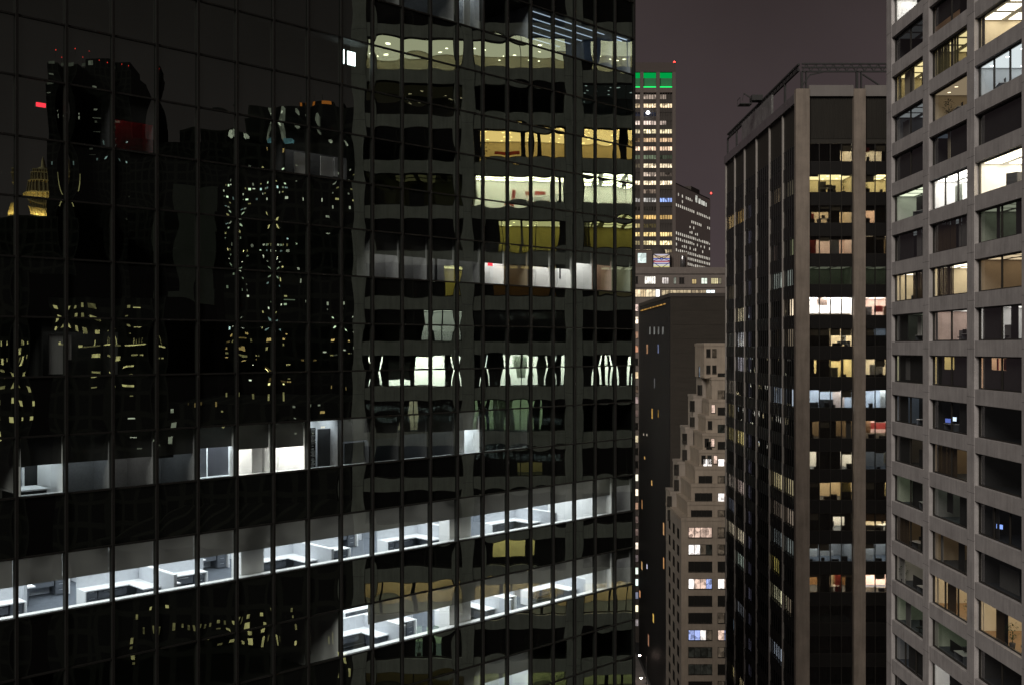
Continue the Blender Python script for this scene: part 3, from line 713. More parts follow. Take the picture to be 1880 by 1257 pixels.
# furniture of the lit rooms: small, but each its own thing
def Rw(p, j, a, t, dz=0): return Vector((XR+t, YF-(p*PITCH+.62+(PITCH-1.24)*a), rz(j)-.19+dz))
def make_chair():
    t = thing('office_chair', '', 'office chair')
    MB().box(-.24,.24,-.24,.24,.44,.52).build('seat', M_black, t)
    b = MB(); b.box(-.23,.23,.2,.27,.6,1.12); b.build('backrest', M_black, t)
    MB().lathe(0,0,[(.03,.1),(.03,.44)],8).build('gas_post', M_steel, t)
    for q in range(5):
        a = q*2*math.pi/5; MB().bar((0,0,.1),(.3*math.cos(a),.3*math.sin(a),.05),.04).build('foot', M_black, t)
    return t
def make_desk():
    t = thing('office_desk', '', 'desk')
    MB().box(-.8,.8,-.4,.4,.71,.75).build('desktop', M_lam, t)
    for x in (-.76,.72): MB().box(x,x+.04,-.38,.38,0,.71).build('side_panel', M_drawer, t)
    m = MB(); m.box(-.25,.25,.1,.14,.87,1.2); m.box(-.03,.03,.12,.16,.75,.87); m.build('monitor', M_black, t)
    return t
def make_plant():
    t = thing('potted_plant', '', 'plant')
    MB().lathe(0,0,[(.16,0),(.22,.42)],12).build('pot', M_dkgrey, t)
    MB().lathe(0,0,[(.025,.4),(.015,1.3)],6).build('stem', M_leaf, t)
    b = MB()
    for q in range(130):
        a, h = U(0, 6.28), U(.6, 1.85); r = .45*math.sin((h-.5)/1.4*2.6)*U(.2, 1)
        c = Vector((r*math.cos(a), r*math.sin(a), h)); d = Vector((math.cos(a), math.sin(a), U(-.6,.8))).normalized()*.17; s_ = d.cross(Vector((0,0,1))).normalized()*.04
        b.face([c-d*.2, c+d*.4+s_, c+d, c+d*.4-s_])
    b.build('foliage', M_leaf, t)
    return t
def make_cab():
    t = thing('filing_cabinet', '', 'cabinet')
    MB().box(-.45,.45,-.25,.25,0,1.3).build('cabinet_body', M_dkgrey, t)
    for q in range(4): MB().box(-.42,.42,-.275,-.252,.05+q*.31,.33+q*.31).build('drawer', M_drawer, t)
    return t
protos = {}
MK = {'chair': make_chair, 'desk': make_desk, 'plant': make_plant, 'cab': make_cab}
GR = {'chair': 'office chairs behind lit windows', 'desk': 'office desks behind lit windows', 'plant': 'potted plants behind lit windows', 'cab': 'filing cabinets behind lit windows'}
def put(kind, loc, rot, label):
    if kind not in protos:
        o = protos[kind] = MK[kind](); o.location = loc; o.rotation_euler[2] = rot; o['label'] = label; o['group'] = GR[kind]
    else: dup(protos[kind], loc, rot, label, GR[kind])
COLN = {0: 'far end bay', 1: 'middle bay', 2: 'frame edge bay'}
RN = {7:'third row from top',6:'fourth row from top',4:'very bright row',2:'amber lit row',1:'row above eye level',0:'eye level row',-1:'row under eye level',-3:'third row under eye level',-5:'beige room row',-6:'row under beige rooms',-4:'row above beige rooms',3:'grey curtain row'}
for (p, j, kd, a, t_) in [(0,7,'chair',.62,1.0),(1,7,'chair',.75,.9),(1,6,'desk',.45,1.2),(1,6,'chair',.68,1.3),(1,6,'plant',.2,1.),(2,6,'desk',.3,1.1),(0,4,'desk',.6,1.1),(1,4,'cab',.75,1.6),(2,4,'cab',.5,1.2),(2,4,'plant',.85,1.1),
        (1,2,'cab',.8,1.4),(0,2,'desk',.3,1.5),(1,1,'desk',.75,1.1),(1,1,'chair',.55,1.),(0,1,'desk',.6,1.2),(0,-1,'desk',.8,.9),(1,-1,'desk',.3,1.),(0,-3,'desk',.7,1.1),(0,-5,'plant',.1,.8),(0,-5,'desk',.75,.9),(1,-5,'chair',.75,1.2),(1,-5,'plant',.8,.8),
        (2,-5,'chair',.75,1.1),(2,-5,'plant',.58,.8),(1,-6,'desk',.55,1.1),(0,-6,'chair',.55,1.),(2,1,'chair',.5,.9),(0,-4,'desk',.55,1.)]:
    put(kd, Rw(p, j, a, t_), U(-.5, .5)-math.pi/2, {'chair':'black chair','desk':'white desk','plant':'potted plant','cab':'grey cabinet'}[kd] + ', ' + RN[j] + ', ' + COLN[p] + ' of concrete block')
for (p, j, a, nm) in ((5,5,.92,'orange lit room'),(5,5,.45,'orange room by the dark post'),(5,-6,.4,'low dark room'),(6,-6,.44,'green lit room')):
    put('plant', Rw(p, j, a, .95), 0, 'leafy potted plant in the %s mirrored in the glass tower' % nm)
# computer screens glowing in unlit rooms
def screen(p, j, a, z, c, s, label):
    t = thing('computer_screen', label, 'screen', Rw(p, j, a, .75, z), -math.pi/2+.5, 'computer screens glowing in unlit offices')
    MB().box(-.28,.28,0,.04,0,.36).build('bezel', M_black, t); MB().box(-.26,.26,-.006,-.001,.02,.34).build('screen_face', emit('screen_glow', c, s), t)
    MB().box(-.03,.03,.0,.05,-.25,0).build('stand', M_black, t)
screen(0,-1,.86,1.0,(.4,.6,1),1.0,'blue computer screen in the narrow end bay, row just below eye level')
screen(1,-1,.42,1.0,(.65,.8,1),2.5,'bright blue white computer screen in a dark middle bay window')
screen(1,-1,.27,.8,(.2,.3,1),.9,'small deep blue screen left of the brighter screen in the middle bay')
screen(1,1,.88,.95,(.6,.75,1),3.0,'bright screen at the pillar in the pale pink office window')
screen(2,-3,.33,.95,(.25,.4,1),2.2,'blue screen alone in a black window at the frame edge')

# ------------------------------------------------------------------ MIDDLE: dark tower with beige piers
XD, YD = 35.0, 128.5
dk = thing('dark_pier_tower', 'tall dark glass tower with beige concrete piers and an open roof rail', 'office tower', (XD, YD, 0), 0)
S128 = YD/F
HD = 56.4*S128
def dz(y): return CAM_H + (HY-y)*S128
def dtop(i): return dz(602) - HD*i     # top of the glass of storey i
GH = 33.5*S128
PW, PD = 1.42, 6.86
NB = 4
TOPD = dz(165)
for p in range(NB+1):
    MB().box(p*PD, p*PD+PW, -.55, .3, 0, TOPD).build('pier', M_pierD, dk)
b = MB()
for p in range(NB): b.box(p*PD+PW, (p+1)*PD, -.35, .3, dz(178), dz(158))
b.build('parapet_beam', M_crown, dk)
DEP = 42.6
SB = [0, 6.7, 13.7, 21.3, 28.9, 35.8, DEP]
# louvred plant storeys under the parapet
b = MB()
for p in range(NB):
    b.box(p*PD+PW, (p+1)*PD, .12, .3, dtop(-6)+.05, dz(178))
    n = 26
    for q in range(n):
        u = p*PD+PW+(PD-PW)*(q+.5)/n; b.box(u-.03, u+.03, -.04, .12, dtop(-6)+.6, dz(178))
b.build('louvre_screen', M_louv, dk)
b = MB()
for s_ in range(6): b.box(.12, .3, SB[s_]+.3, SB[s_+1]-.2, dz(285), dz(172))
b.build('louvre_screen', M_louv, dk)
I0, I1 = -6, 21
for p in range(NB):
    for q in range(1, 4):
        u = p*PD+PW+(PD-PW)*q/4; MB().box(u-.03, u+.03, -.06, -.03, 0, dtop(-6)).build('mullion', M_bronze, dk)
for i in range(I0, I1+1):
    b = MB(); zt, zb = dtop(i)-GH, dtop(i+1)
    for p in range(NB): b.box(p*PD+PW, (p+1)*PD, .02, .4, zb, zt)
    for s_ in range(6): b.box(.02, .4, SB[s_]+.35, SB[s_+1]-.18, zb, zt)
    b.build('spandrel', M_darkspan, dk)
for s_ in range(1, 7):
    MB().box(-.10, .4, SB[s_]-.18, SB[s_]+.16, 0, dz(190)).build('side_pier', M_sideD, dk)
b = MB()
for s_ in range(6):
    n = 6
    for q in range(1, n): 
        v = SB[s_]+.3+(SB[s_+1]-SB[s_]-.4)*q/n; b.box(-.06, .05, v-.06, v+.06, 0, dtop(-6))
b.build('side_fins', M_fin, dk)
MB().box(-.25, .4, -.54, .2, 0, TOPD-.02).build('corner_return', M_pierD, dk)
b = MB()
for i in range(I0, I1+1):
    b.box(.5, NB*PD+PW, .5, DEP, dtop(i+1)+.1, dtop(i)-GH-.25)
b.box(.5, NB*PD+PW, 9.5, DEP, 0, dz(180)); b.box(.3, NB*PD+PW, .3, DEP, dz(200), dz(190))
b.build('building_core', M_core, dk)
MB().box(0.02, NB*PD+PW, .06, DEP, 0, dtop(I1+1)).build('lower_storeys', M_darkglass, dk)
# windows
front = [(p, i) for i in range(I0, 18) for p in (0, 1)]
def fr_win(b, p, i):
    u0, u1, z0, z1 = p*PD+PW, (p+1)*PD, dtop(i)-GH, dtop(i)
    b.box(u0, u1, .05, .2, z1-.06, z1); b.box(u0, u1, .05, .2, z0, z0+.05)
    for q in range(5):
        c = u0+(u1-u0)*q/4; c = min(max(c, u0+.04), u1-.04); b.box(c-.04, c+.04, -.02, .2, z0+.05, z1-.06)
rst, rgl = MB(), MB()
for p in range(NB):
    for i in range(I0, I1+1):
        u0, u1, z0, z1 = p*PD+PW, (p+1)*PD, dtop(i)-GH, dtop(i)
        if (p, i) in front:
            b = MB(); fr_win(b, p, i); o = b.build('window', M_bronze, dk)
            MB().box(u0+.01, u1-.01, .1, .115, z0+.02, z1-.02).build('pane', M_clear, o)
        else: fr_win(rst, p, i); rgl.box(u0+.01, u1-.01, .1, .115, z0+.02, z1-.02)
side_lit = {}
def sl(s_, i, col, st, a=0, b=1): side_lit[(s_, i)] = (col, st, a, b)
for i in range(-5, 17): sl(3, i, (.5,.48,.75), .13, .72, .97)
sl(1,-5,(1,.75,.5),.16,.4,1); sl(4,-5,(1,.62,.2),.55); sl(5,-5,(1,.68,.3),.8); sl(1,-2,(.85,.95,.9),.35,.15,1); sl(0,-2,(.8,.9,.85),.16,.6,1); sl(0,-1,(1,.8,.6),1.1,.0,.75); sl(1,0,(1,.75,.45),.6,.1,.3)
sl(0,0,(1,.8,.6),.10,.5,.9); sl(1,2,(.7,.8,1),.32); sl(0,2,(.7,.8,1),.5,.0,.6); sl(1,5,(1,.85,.5),.75); sl(0,5,(1,.85,.55),.35,.1,.9); sl(1,6,(1,.8,.65),.14); sl(0,6,(1,.8,.65),.14,.3,1)
sl(1,7,(.85,.95,1),.15); sl(0,7,(.8,.9,.9),.12); sl(1,8,(1,.85,.25),.6,.55,1); sl(1,9,(1,.95,.65),.65); sl(0,9,(1,.8,.6),.12,.7,1); sl(1,11,(.7,.8,1),.4,.2,1); sl(1,13,(1,.8,.4),.8); sl(0,-5,(1,.85,.6),.06); sl(0,-3,(.95,1,.6),.10,.1,.7); sl(1,-3,(1,.7,.6),.08,.7,1)
sl(4,-1,(1,.86,.6),.75); sl(5,-1,(1,.86,.5),.45,.0,.35); sl(4,0,(.9,.9,1),.8); sl(5,0,(.9,.9,.8),.12); sl(4,1,(.9,.85,1),.7); sl(4,2,(1,.84,.7),.9,0,.3); sl(4,3,(1,.8,.5),.8,0,.3); sl(4,4,(1,.82,.35),1.0); sl(5,4,(1,.82,.35),.25)
sl(4,5,(1,.75,.8),.4,0,.3); sl(4,6,(1,.78,.72),.7); sl(5,6,(1,.85,.75),.35); sl(4,8,(1,.86,.66),1.0); sl(5,8,(1,.86,.66),1.0); sl(4,9,(.85,1,.9),.6); sl(5,2,(1,.85,.7),.25); sl(5,3,(1,.8,.4),.25); sl(5,7,(.7,.75,1),.2); sl(4,11,(.8,.85,1),.22); sl(4,13,(1,.8,.75),.5,0,.25); sl(4,14,(1,.8,.45),.55,0,.8); sl(5,14,(1,.82,.4),.8,.1,.6); sl(5,-2,(1,.8,.5),.12); sl(5,12,(.5,.7,1),.3,.4,.5)
indiv = 100-len(front); n = 0
rsl, rsg = MB(), MB()
for s_ in range(6):
    for i in range(-6, I1+1):
        v0, v1, z0, z1 = SB[s_]+.36, SB[s_+1]-.19, dtop(i)-GH, dtop(i)
        lit = side_lit.get((s_, i))
        if lit and s_ != 3 and n < indiv:
            n += 1
            b = MB(); b.box(.04, .14, v0, v1, z1-.06, z1); b.box(.04, .14, v0, v1, z0, z0+.05); o = b.build('window', M_bronze, dk)
            MB().box(.08, .095, v0, v1, z0, z1).build('pane', M_clear, o)
        else:
            rst.box(.04, .14, v0, v1, z1-.06, z1); rst.box(.04, .14, v0, v1, z0, z0+.05); rgl.box(.08, .095, v0, v1, z0, z1)
        b = MB()
        if lit:
            c, st, a, e = lit
            w = v1-v0; MB().box(.5, .55, v0+w*a, v0+w*e, z0+.05, z1-.1).build('lit_blind', litwin(c, st*4.0, .5, .3, .55), dk)
        else: pass
        rsl.box(.7, .75, v0-.2, v1+.2, z0-.2, z1+.2)
o = rst.build('window', M_bronze, dk); o['kind'] = 'stuff'; rgl.build('pane', M_clear, o)
rsl.build('unlit_interior', M_core, dk)
D = {}
def dr(p, i, lvl, tint=T_white, wall=None, style='panel', ins=(), depth=4.5): D[(p, i)] = (lvl*(5.2 if lvl > .25 else 2.6), tint, wall, style, ins, depth)
DKB = mat('brown_film_blind', (.03,.026,.02), .8)
dr(0,-6,.4,T_cream,M_cream,ins=[(0,.74,0,1,.4,M_core,BL),(.74,.97,.62,1,.4,M_core,BL)]); dr(1,-6,.3,T_cream,M_cream,ins=[(.05,.14,.55,.8,.4,M_red,PT),(.42,1,0,1,.4,DKB,BL),(0,.42,.62,1,.42,M_core,BL)])
dr(0,-5,.30,T_yel,M_cream,'spots',[(.3,.48,0,.7,1.5,M_dkgrey,PT),(.5,.6,.0,.5,1.2,DKB,PT)]); dr(1,-5,.36,T_yel,M_cream,'panel',[(.0,.06,0,1,.5,M_dkgrey,PT)])
dr(0,-4,.27,T_warm,M_cream,ins=[(.0,.1,0,1,.6,M_dkgrey,PT),(.08,.2,0,.6,1.4,M_red,PT),(.5,.75,0,1,.9,DKB,PT),(0,1,.62,1,.4,DKB,BL)]); dr(1,-4,.36,T_warm,M_pink,ins=[(.3,1,0,1,.8,DKB,PT),(0,1,.7,1,.4,DKB,BL)])
dr(0,-3,.28,T_cream,M_pink,ins=[(.0,.22,0,1,.9,M_red,PT),(.55,.75,0,1,1,M_grey,PT),(0,1,.78,1,.4,DKB,BL)]); dr(1,-3,.16,T_warm,M_tan,ins=[(.0,.5,0,1,.9,DKB,PT)])
dr(0,-2,.035,T_grn,M_greenw,'panel'); dr(1,-2,.03,T_grn,M_greenw,'panel')
dr(0,-1,1.7,(1,.93,.88),M_white,ins=[(.25,.48,.55,1,1.,M_pink,PT),(0,1,0,.12,.8,M_tan,PT)]); dr(1,-1,.8,(1,.88,.8),M_pink,ins=[(.3,.5,.2,.55,1.2,M_red,PT),(.5,.7,0,.5,1.,M_wood,PT),(0,.25,0,.5,1.2,M_grey,PT)])
dr(0,0,.75,T_cream,M_cream,ins=[(0,.5,0,1,.4,DKB,BL),(.8,.92,.1,.9,1.2,M_bluew,PT)]); dr(1,0,.2,T_cool,M_bluew,ins=[(0,1,0,.6,.6,M_dkgrey,PT)])
dr(0,1,.55,T_yel,M_cream,ins=[(0,.15,0,1,.4,DKB,BL),(.2,.5,0,1,.4,DKB,BL),(.8,.85,0,1,1,M_dkgrey,PT)]); dr(1,1,.5,T_cream,M_cream,ins=[(.2,.5,0,.7,1.2,M_grey,PT),(0,1,0,.14,.5,M_black,PT)])
dr(0,2,.72,T_cool,M_bluew,ins=[(0,.28,0,.3,1,M_dkgrey,PT),(.3,.62,0,.45,1,M_drawer,PT),(.66,.93,0,1,2,M_pink,PT),(.8,.82,0,1,.9,M_wood,PT)]); dr(1,2,.8,T_cool,M_bluew,ins=[(.45,.62,0,1,1.4,M_white,PT)])
dr(0,3,.24,T_warm,M_tan,ins=[(.0,.12,0,1,.6,DKB,PT),(.28,.66,0,1,.6,DKB,PT),(.88,1,0,1,.6,M_grey,PT)]); dr(1,3,.5,(1,.86,.78),M_pink,'strip',[(0,1,0,.3,1.,M_cream,PT),(.0,.22,0,1,1.2,M_wood,PT),(.3,1,.45,.8,2.5,M_red,PT)])
dr(0,4,.5,T_cream,M_white,ins=[(.2,.75,0,1,.45,DKB,BL),(.0,.06,0,1,.5,DKB,PT)]); dr(1,4,.22,T_cool,M_grey,ins=[(.5,.6,.3,.9,.9,M_cream,PT)])
dr(0,5,.30,T_warm,M_cream,ins=[(0,.26,0,1,.45,DKB,BL),(.76,1,0,1,.7,M_yel,PT),(.76,1,0,.45,.5,DKB,PT)]); dr(1,5,.5,T_yel,M_cream,ins=[(0,.5,0,1,.45,DKB,BL)])
dr(0,6,.65,T_cream,M_white,ins=[(0,.58,0,1,.45,DKB,BL),(.84,1,0,1,.45,DKB,BL),(.58,.84,.75,1,.42,DKB,BL)]); dr(1,6,.7,T_cream,M_cream,ins=[(0,.95,.5,1,.45,M_wood,BL),(.1,.5,0,.25,1,M_dkgrey,PT)])
dr(0,7,.29,T_cool,M_grey,'strip',[(.35,.65,.2,.5,1.5,M_white,PT),(.1,.3,.1,.8,2,M_white,PT)]); dr(1,7,.32,T_cool,M_grey,'strip',[(.1,.3,0,.8,1.5,M_white,PT)])
dr(0,8,.5,T_warm,M_wood,ins=[(.22,.5,0,1,.45,DKB,BL),(.5,.62,.0,.9,1,M_cream,PT),(.66,.8,0,1,1,M_red,PT),(.86,1,0,1,.45,DKB,BL)]); dr(1,8,1.6,(1,.86,.74),M_pink,ins=[(0,1,.0,.2,1,M_cream,PT)])
dr(0,9,.006,T_yel,M_dkgrey)
RBL = mat('beige_pull_blind', (.30,.26,.2), .9)
for (p, i) in sorted(D):
    if i == -1 or D[(p, i)][0] < .3: continue
    for q in range(4):
        if R() < .6:
            a = p*PD+PW+(PD-PW)*q/4; h = GH*random.choice((.08,.12,.2,.3,.42))
            MB().box(a+.05, a+(PD-PW)/4-.05, .32, .335, dtop(i)-h, dtop(i)+.04).build('pull_blind', RBL, dk)
        if R() < .55:
            a = p*PD+PW+(PD-PW)*(q+R()*.6)/4; b = MB(); b.box(a, a+U(.3,.9), .45, .7, dtop(i)-GH-.1, dtop(i)-GH+U(.2,.75)); b.build('window_ledge_clutter', M_black, dk)
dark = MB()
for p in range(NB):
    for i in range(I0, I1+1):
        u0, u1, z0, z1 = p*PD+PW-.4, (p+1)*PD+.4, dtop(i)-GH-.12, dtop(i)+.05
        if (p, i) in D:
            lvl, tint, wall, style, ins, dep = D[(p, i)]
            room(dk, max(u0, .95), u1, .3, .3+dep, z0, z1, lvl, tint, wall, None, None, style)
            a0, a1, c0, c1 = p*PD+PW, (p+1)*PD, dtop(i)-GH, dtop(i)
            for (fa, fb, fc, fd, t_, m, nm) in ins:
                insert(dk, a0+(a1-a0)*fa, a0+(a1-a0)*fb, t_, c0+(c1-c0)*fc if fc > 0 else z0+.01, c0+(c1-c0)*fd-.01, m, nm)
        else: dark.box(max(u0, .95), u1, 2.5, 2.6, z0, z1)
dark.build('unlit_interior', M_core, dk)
for (p, i, kd, a, t_, w_) in [(0,-5,'desk',.45,1.,'warm lit storey under the louvres'),(0,-5,'chair',.62,.9,'warm lit storey under the louvres'),(0,-5,'plant',.86,1.,'warm lit storey under the louvres'),(1,-5,'plant',.1,.9,'warm lit storey under the louvres'),(0,-4,'desk',.4,.9,'dim storey with a red wall'),(0,0,'desk',.85,.9,'half lit storey below the white one'),(0,1,'cab',.62,.9,'yellow lit storey'),(1,5,'plant',.65,.8,'lower yellow lit storey'),(1,6,'desk',.5,1.,'storey with lowered tan blinds'),(0,6,'chair',.6,.9,'storey with lowered tan blinds'),(1,1,'chair',.75,.8,'yellow lit storey'),(0,8,'desk',.6,1.,'orange lit storey near the base')]:
    put(kd, Vector((XD+p*PD+PW+(PD-PW)*a, YD+t_, dtop(i)-GH-.11)), U(-.6,.6), {'chair':'black chair','desk':'white desk','plant':'leafy plant','cab':'grey cabinet'}[kd]+(' in the corner pier bay, ' if p == 0 else ' in the bay by the concrete block, ')+w_)
M_screen = mat('scuffed_sheet_metal', (.30,.30,.29), .25, .6, .6, .8, 1.0)
# roof: parapet of the street side, sheet screen, window-washing rail on posts
zr = dz(118)
b = MB()
for s_ in range(6): b.box(-.3, .3, SB[s_]+.2, SB[s_+1]+.2, dz(190), dz(172))
b.build('side_parapet', M_steel2, dk)
MB().box(-.28, -.02, 11.5, 29.6, dz(172), dz(133)).build('roof_screen', M_screen, dk)
rail = thing('roof_rail', 'dark steel truss rail on posts round the roof of the pier tower', 'roof rail', (XD, YD, TOPD), 0)
tz = zr-TOPD
b = MB()
for z in (tz, tz-.45, tz-.95): b.bar((.6,-.1,z),(NB*PD+PW,-.1,z),.2,.17)
for z in (tz, tz-.7): b.bar((.3,.2,z),(.3,DEP,z),.26,.22)
x = .6
while x < NB*PD: b.bar((x,-.1,tz-.95),(x+.55,-.1,tz),.11); b.bar((x+.55,-.1,tz),(x+1.1,-.1,tz-.95),.11); x += 1.1
y = .3
while y < DEP-1: b.bar((.3,y,tz-.7),(.3,y+.8,tz),.14); b.bar((.3,y+.8,tz),(.3,y+1.6,tz-.7),.14); y += 1.6
b.build('truss', M_steel, rail)
for u in [.6]+[p*PD+.5 for p in range(1, NB+1)]:
    b = MB(); b.box(u-.13, u+.13, -.2, .1, 0, tz-.95); b.box(u+.45, u+.6, -.2, .1, 0, tz-.95); b.build('post', M_steel, rail)
for v in SB[1:]: MB().box(.18, .42, v-.15, v+.15, 0, tz-.7).build('post', M_steel, rail)
b = MB()
for q in (0, 1):
    b = MB()
    for a, e in ((((.7,-.1,tz-2.6),(1.6,-.1,tz-1.35)),((1.6,-.1,tz-1.35),(3.2,-.1,tz-1.0))),(((PD+1.2,-.1,tz-1.3),(PD+3.8,-.1,tz-3.0)),((PD+3.8,-.1,tz-3.0),(PD*2,-.1,tz-1.3))))[q]: b.bar(a, e, .16)
    b.build('brace', M_steel, rail)
bmu = thing('window_cleaning_rig', 'dark cleaning cradle parked on the sloping roof rail of the pier tower', 'roof crane', (XD-.3, YD+19.5, dz(118)), 0)
b = MB(); b.box(-.9,.6,-.8,.8,.0,.75); b.build('carriage', M_steel, bmu)
b = MB(); b.bar((-.9,0,.5),(-1.9,0,1.1),.16); b.bar((-1.9,0,1.1),(-2.1,0,.1),.07); b.build('jib', M_steel, bmu)
b = MB(); b.box(-2.6,-.9,-.9,.9,-.55,-.45); b.bar((-2.6,-.9,.35),(-2.6,.9,.35),.06); b.bar((-2.6,-.9,-.5),(-2.6,-.9,.35),.06); b.bar((-2.6,.9,-.5),(-2.6,.9,.35),.06); b.build('cradle', M_steel, bmu)

ob = thing('opposite_office_block', 'lit office block across the street, mirrored as glints in the dark tower side', 'office building', (6, 214, 0), math.pi/2)
MB().box(0, 86, 0, 24, 0, 97).build('wall', M_city, ob)
for q in range(96):
    u, z = U(2, 82), 56+3.7*random.randrange(0, 11)
    MB().box(u, u+U(.8,3.2), -.1, -.02, z, z+U(.7,1.8)).build('window', litwin(random.choice(((1,.95,.8),(1,.85,.5),(.8,.92,1),(1,1,.75))), random.choice((2.,4.,7.)), .6, .6, .6), ob)

# ------------------------------------------------------------------ stepped buff building
XB, YB = 33.0, 203.7
SBG = YB/F
bg_ = thing('stepped_brick_building', 'buff brick setback building with stepped terraces between the dark towers', 'building', (XB, YB, 0), 0)
def bz(y): return CAM_H + (HY-y)*SBG
def bx_(x): return (x-CX)*SBG - XB
# tiers: (top row, left edge front x px, setback from the front)
tiers = [(952,1251,0.),(923,1262,.9),(890,1269,1.8),(858,1276,2.7),(828,1284,3.6),(797,1290,4.6),(765,1296,5.6),(735,1302,6.6),(694,1307,7.6),(632,1293,9.5)]
prev = 0
DB = 20.3
for q, (yt, xl, sb) in enumerate(tiers):
    s = (YB+sb)/F
    u0 = (xl-CX)*s - XB; top = CAM_H + (HY-yt)*s
    b = MB(); b.box(u0, 34, sb, DB, prev, top); b.box(u0-.12, 34, sb-.12, DB, top-.35, top+.25)
    b.build('tier_wall', M_beige, bg_); prev = top
# rear terraces toward the street, visible against the brown tower
prev = bz(952)
for (yt, xl) in ((897,1223),(844,1236),(782,1250),(725,1264),(632,1279)):
    s = (YB+DB)/F; u0 = (xl-CX)*s - XB; top = CAM_H+(HY-yt)*s
    b = MB(); b.box(u0, 30, DB-6, DB+.5, prev-8, top); b.box(u0-.1, 30, DB-6.1, DB+.55, top-.2, top+.3); b.build('terrace_wall', M_beigeS, bg_); prev = top
MB().box(-.02, 0.1, .1, DB, 0, bz(952)).build('side_wall', M_beigeS, bg_)
ROWY = [967+31.4*k for k in range(-9, 10)]
LITB = {967:('w','w','w','w'), 998:('W','W','d','k'), 1061:('W','w','w','b'), 1155:('b','b','W','d')}
LCOL = {'w':((1,.72,.58),.9),'W':((1,.93,.88),1.6),'b':((.45,.55,1),1.0),'d':((.9,.7,.5),.10),'k':((.5,.5,.4),.035)}
def bwin(u0, u1, v, z0, z1, panes, side=False):
    b = MB(); n = len(panes); f = .10
    b.box(u0-.06, u1+.06, v-.1, v+.12, z0-.14, z0); 
    for q in range(n+1):
        c = u0+(u1-u0)*q/n; b.box(c-f/2, c+f/2, v-.05, v+.06, z0, z1)
    b.box(u0, u1, v-.05, v+.06, z1-.08, z1)
    o = b.build('window', M_bronze, bg_)
    for q, c in enumerate(panes):
        a = u0+(u1-u0)*q/n
        m = M_darkglass if c == '.' else litwin(LCOL[c][0], LCOL[c][1], 1.6, 1.4, .7)
        MB().box(a+.05, a+(u1-u0)/n-.05, v-.02, v-.005, z0+.02, z1-.08).build('pane', m, o)
for y in ROWY:
    # which tier is this row on?
    ti = max([q for q, t_ in enumerate(tiers) if t_[0] < y+8] or [0], key=lambda q: -q) if y > 952 else None
    sb = 0.; xl = 1251
    for (yt, xx, s_) in tiers:
        if y > yt+6: sb, xl = s_, xx; break
    s = (YB+sb)/F
    z1, z0 = CAM_H+(HY-y)*s, CAM_H+(HY-y-18.5)*s
    x0 = max(1264, xl+7); x1 = 1307
    key = min(LITB, key=lambda k: abs(k-y))
    pn = LITB[key] if abs(key-y) < 6 else ('.',)*4
    if abs(y-1186) < 8 or abs(y-1218) < 8: pn = ('k','k','k','k')
    if x1-x0 > 8:
        npn = 4 if x1-x0 > 36 else (3 if x1-x0 > 25 else 2)
        if abs(y-(967-31.4*4)) < 5: pn = ('W','W','W','W')
        bwin((x0-CX)*s-XB, (x1-CX)*s-XB, sb, z0, z1, pn[:npn])
    pr = ('W','w') if abs(y-1061) < 5 or abs(y-(967-31.4*4)) < 5 or abs(y-(967-31.4*2)) < 5 else (('d','.') if int(y) % 3 else ('.','.'))
    if abs(y-1155) < 5: pr = ('w','b')
    if abs(y-(967-31.4*6)) < 5: pr = ('k','d')
    bwin((max(1318, xl+8)-CX)*s-XB, (1342-CX)*s-XB, sb, z0, z1, pr)
for q, (yt, xl, sb) in enumerate(tiers[1:], 1):
    s_ = (YB+sb)/F
    for k in range(3):
        x0 = xl+4+k*11
        if yt > 840 or x0 > 1310 or (q == 9 and k == 0 and False): continue
        for y in ((yt+7,) if q < 8 else (yt+8, yt+38)):
            if y+17 > tiers[q-1][0]: continue
            bwin((x0-CX)*s_-XB, (x0+7-CX)*s_-XB, sb, CAM_H+(HY-y-15)*s_, CAM_H+(HY-y)*s_, random.choice((('.',),('.',),('k','k'),('w',),('d',))))
# upper terrace windows and street side windows
for (x, y, t_) in ((1283,672,'b'),(1281,706,'.'),(1306,676,'.'),(1300,706,'.'),(1267,735,'.'),(1267,765,'.'),(1253,795,'.'),(1253,825,'.'),(1238,852,'.'),(1238,880,'.'),(1225,910,'.'),(1226,935,'.')):
    s = (YB+DB-6.02)/F
    LCOL['b2'] = ((.6,.72,.85),.28)
    bwin((x-CX)*s-XB, (x+8-CX)*s-XB, DB-6.0, CAM_H+(HY-y-19)*s, CAM_H+(HY-y)*s, ('b2','b2') if t_ == 'b' else ('.',))
b = MB(); p_ = MB()
for q in range(22):
    z = bz(975+31.4*q)
    for v in (2.6, 8.2, 13.8): b.box(-.06, 0.04, v, v+2.3, z-2.0, z); 
o = b.build('side_window', M_darkglass, bg_); o['kind'] = 'stuff'

# ------------------------------------------------------------------ dark brown tower behind it
XW, YW = 35.3, 233.0
SW = YW/F
bt = thing('brown_brick_tower', 'plain dark brown tower with fine ribs and few lit windows', 'office tower', (XW, YW, 0), 0)
def wz(y): return CAM_H+(HY-y)*SW
WD = 57
MB().box(0, 32, 0, WD, 0, wz(545)).build('wall', M_brown, bt)
MB().box(-.15, 32, -.15, WD, wz(545), wz(538)).build('parapet', M_fardark, bt)
b = MB()
for q in range(72): b.box(-.22, -.0, .4+q*.78, .62+q*.78, 0, wz(548))
b.build('rib_facade', M_fin, bt)
b = MB()
for q in range(28): b.box(0.02, 32, -.05, 0, wz(570+q*26), wz(566+q*26))
b.build('string_course', M_brown, bt)
def wwin(x, y, h, c, st, w=.35):
    Zv = XW*F/(x-CX); v = Zv-YW; s = Zv/F
    MB().box(-.26, -.21, v, v+w*2.2, CAM_H+(HY-y-h)*s, CAM_H+(HY-y)*s).build('window', litwin(c, st, .8, .8, .5), bt)
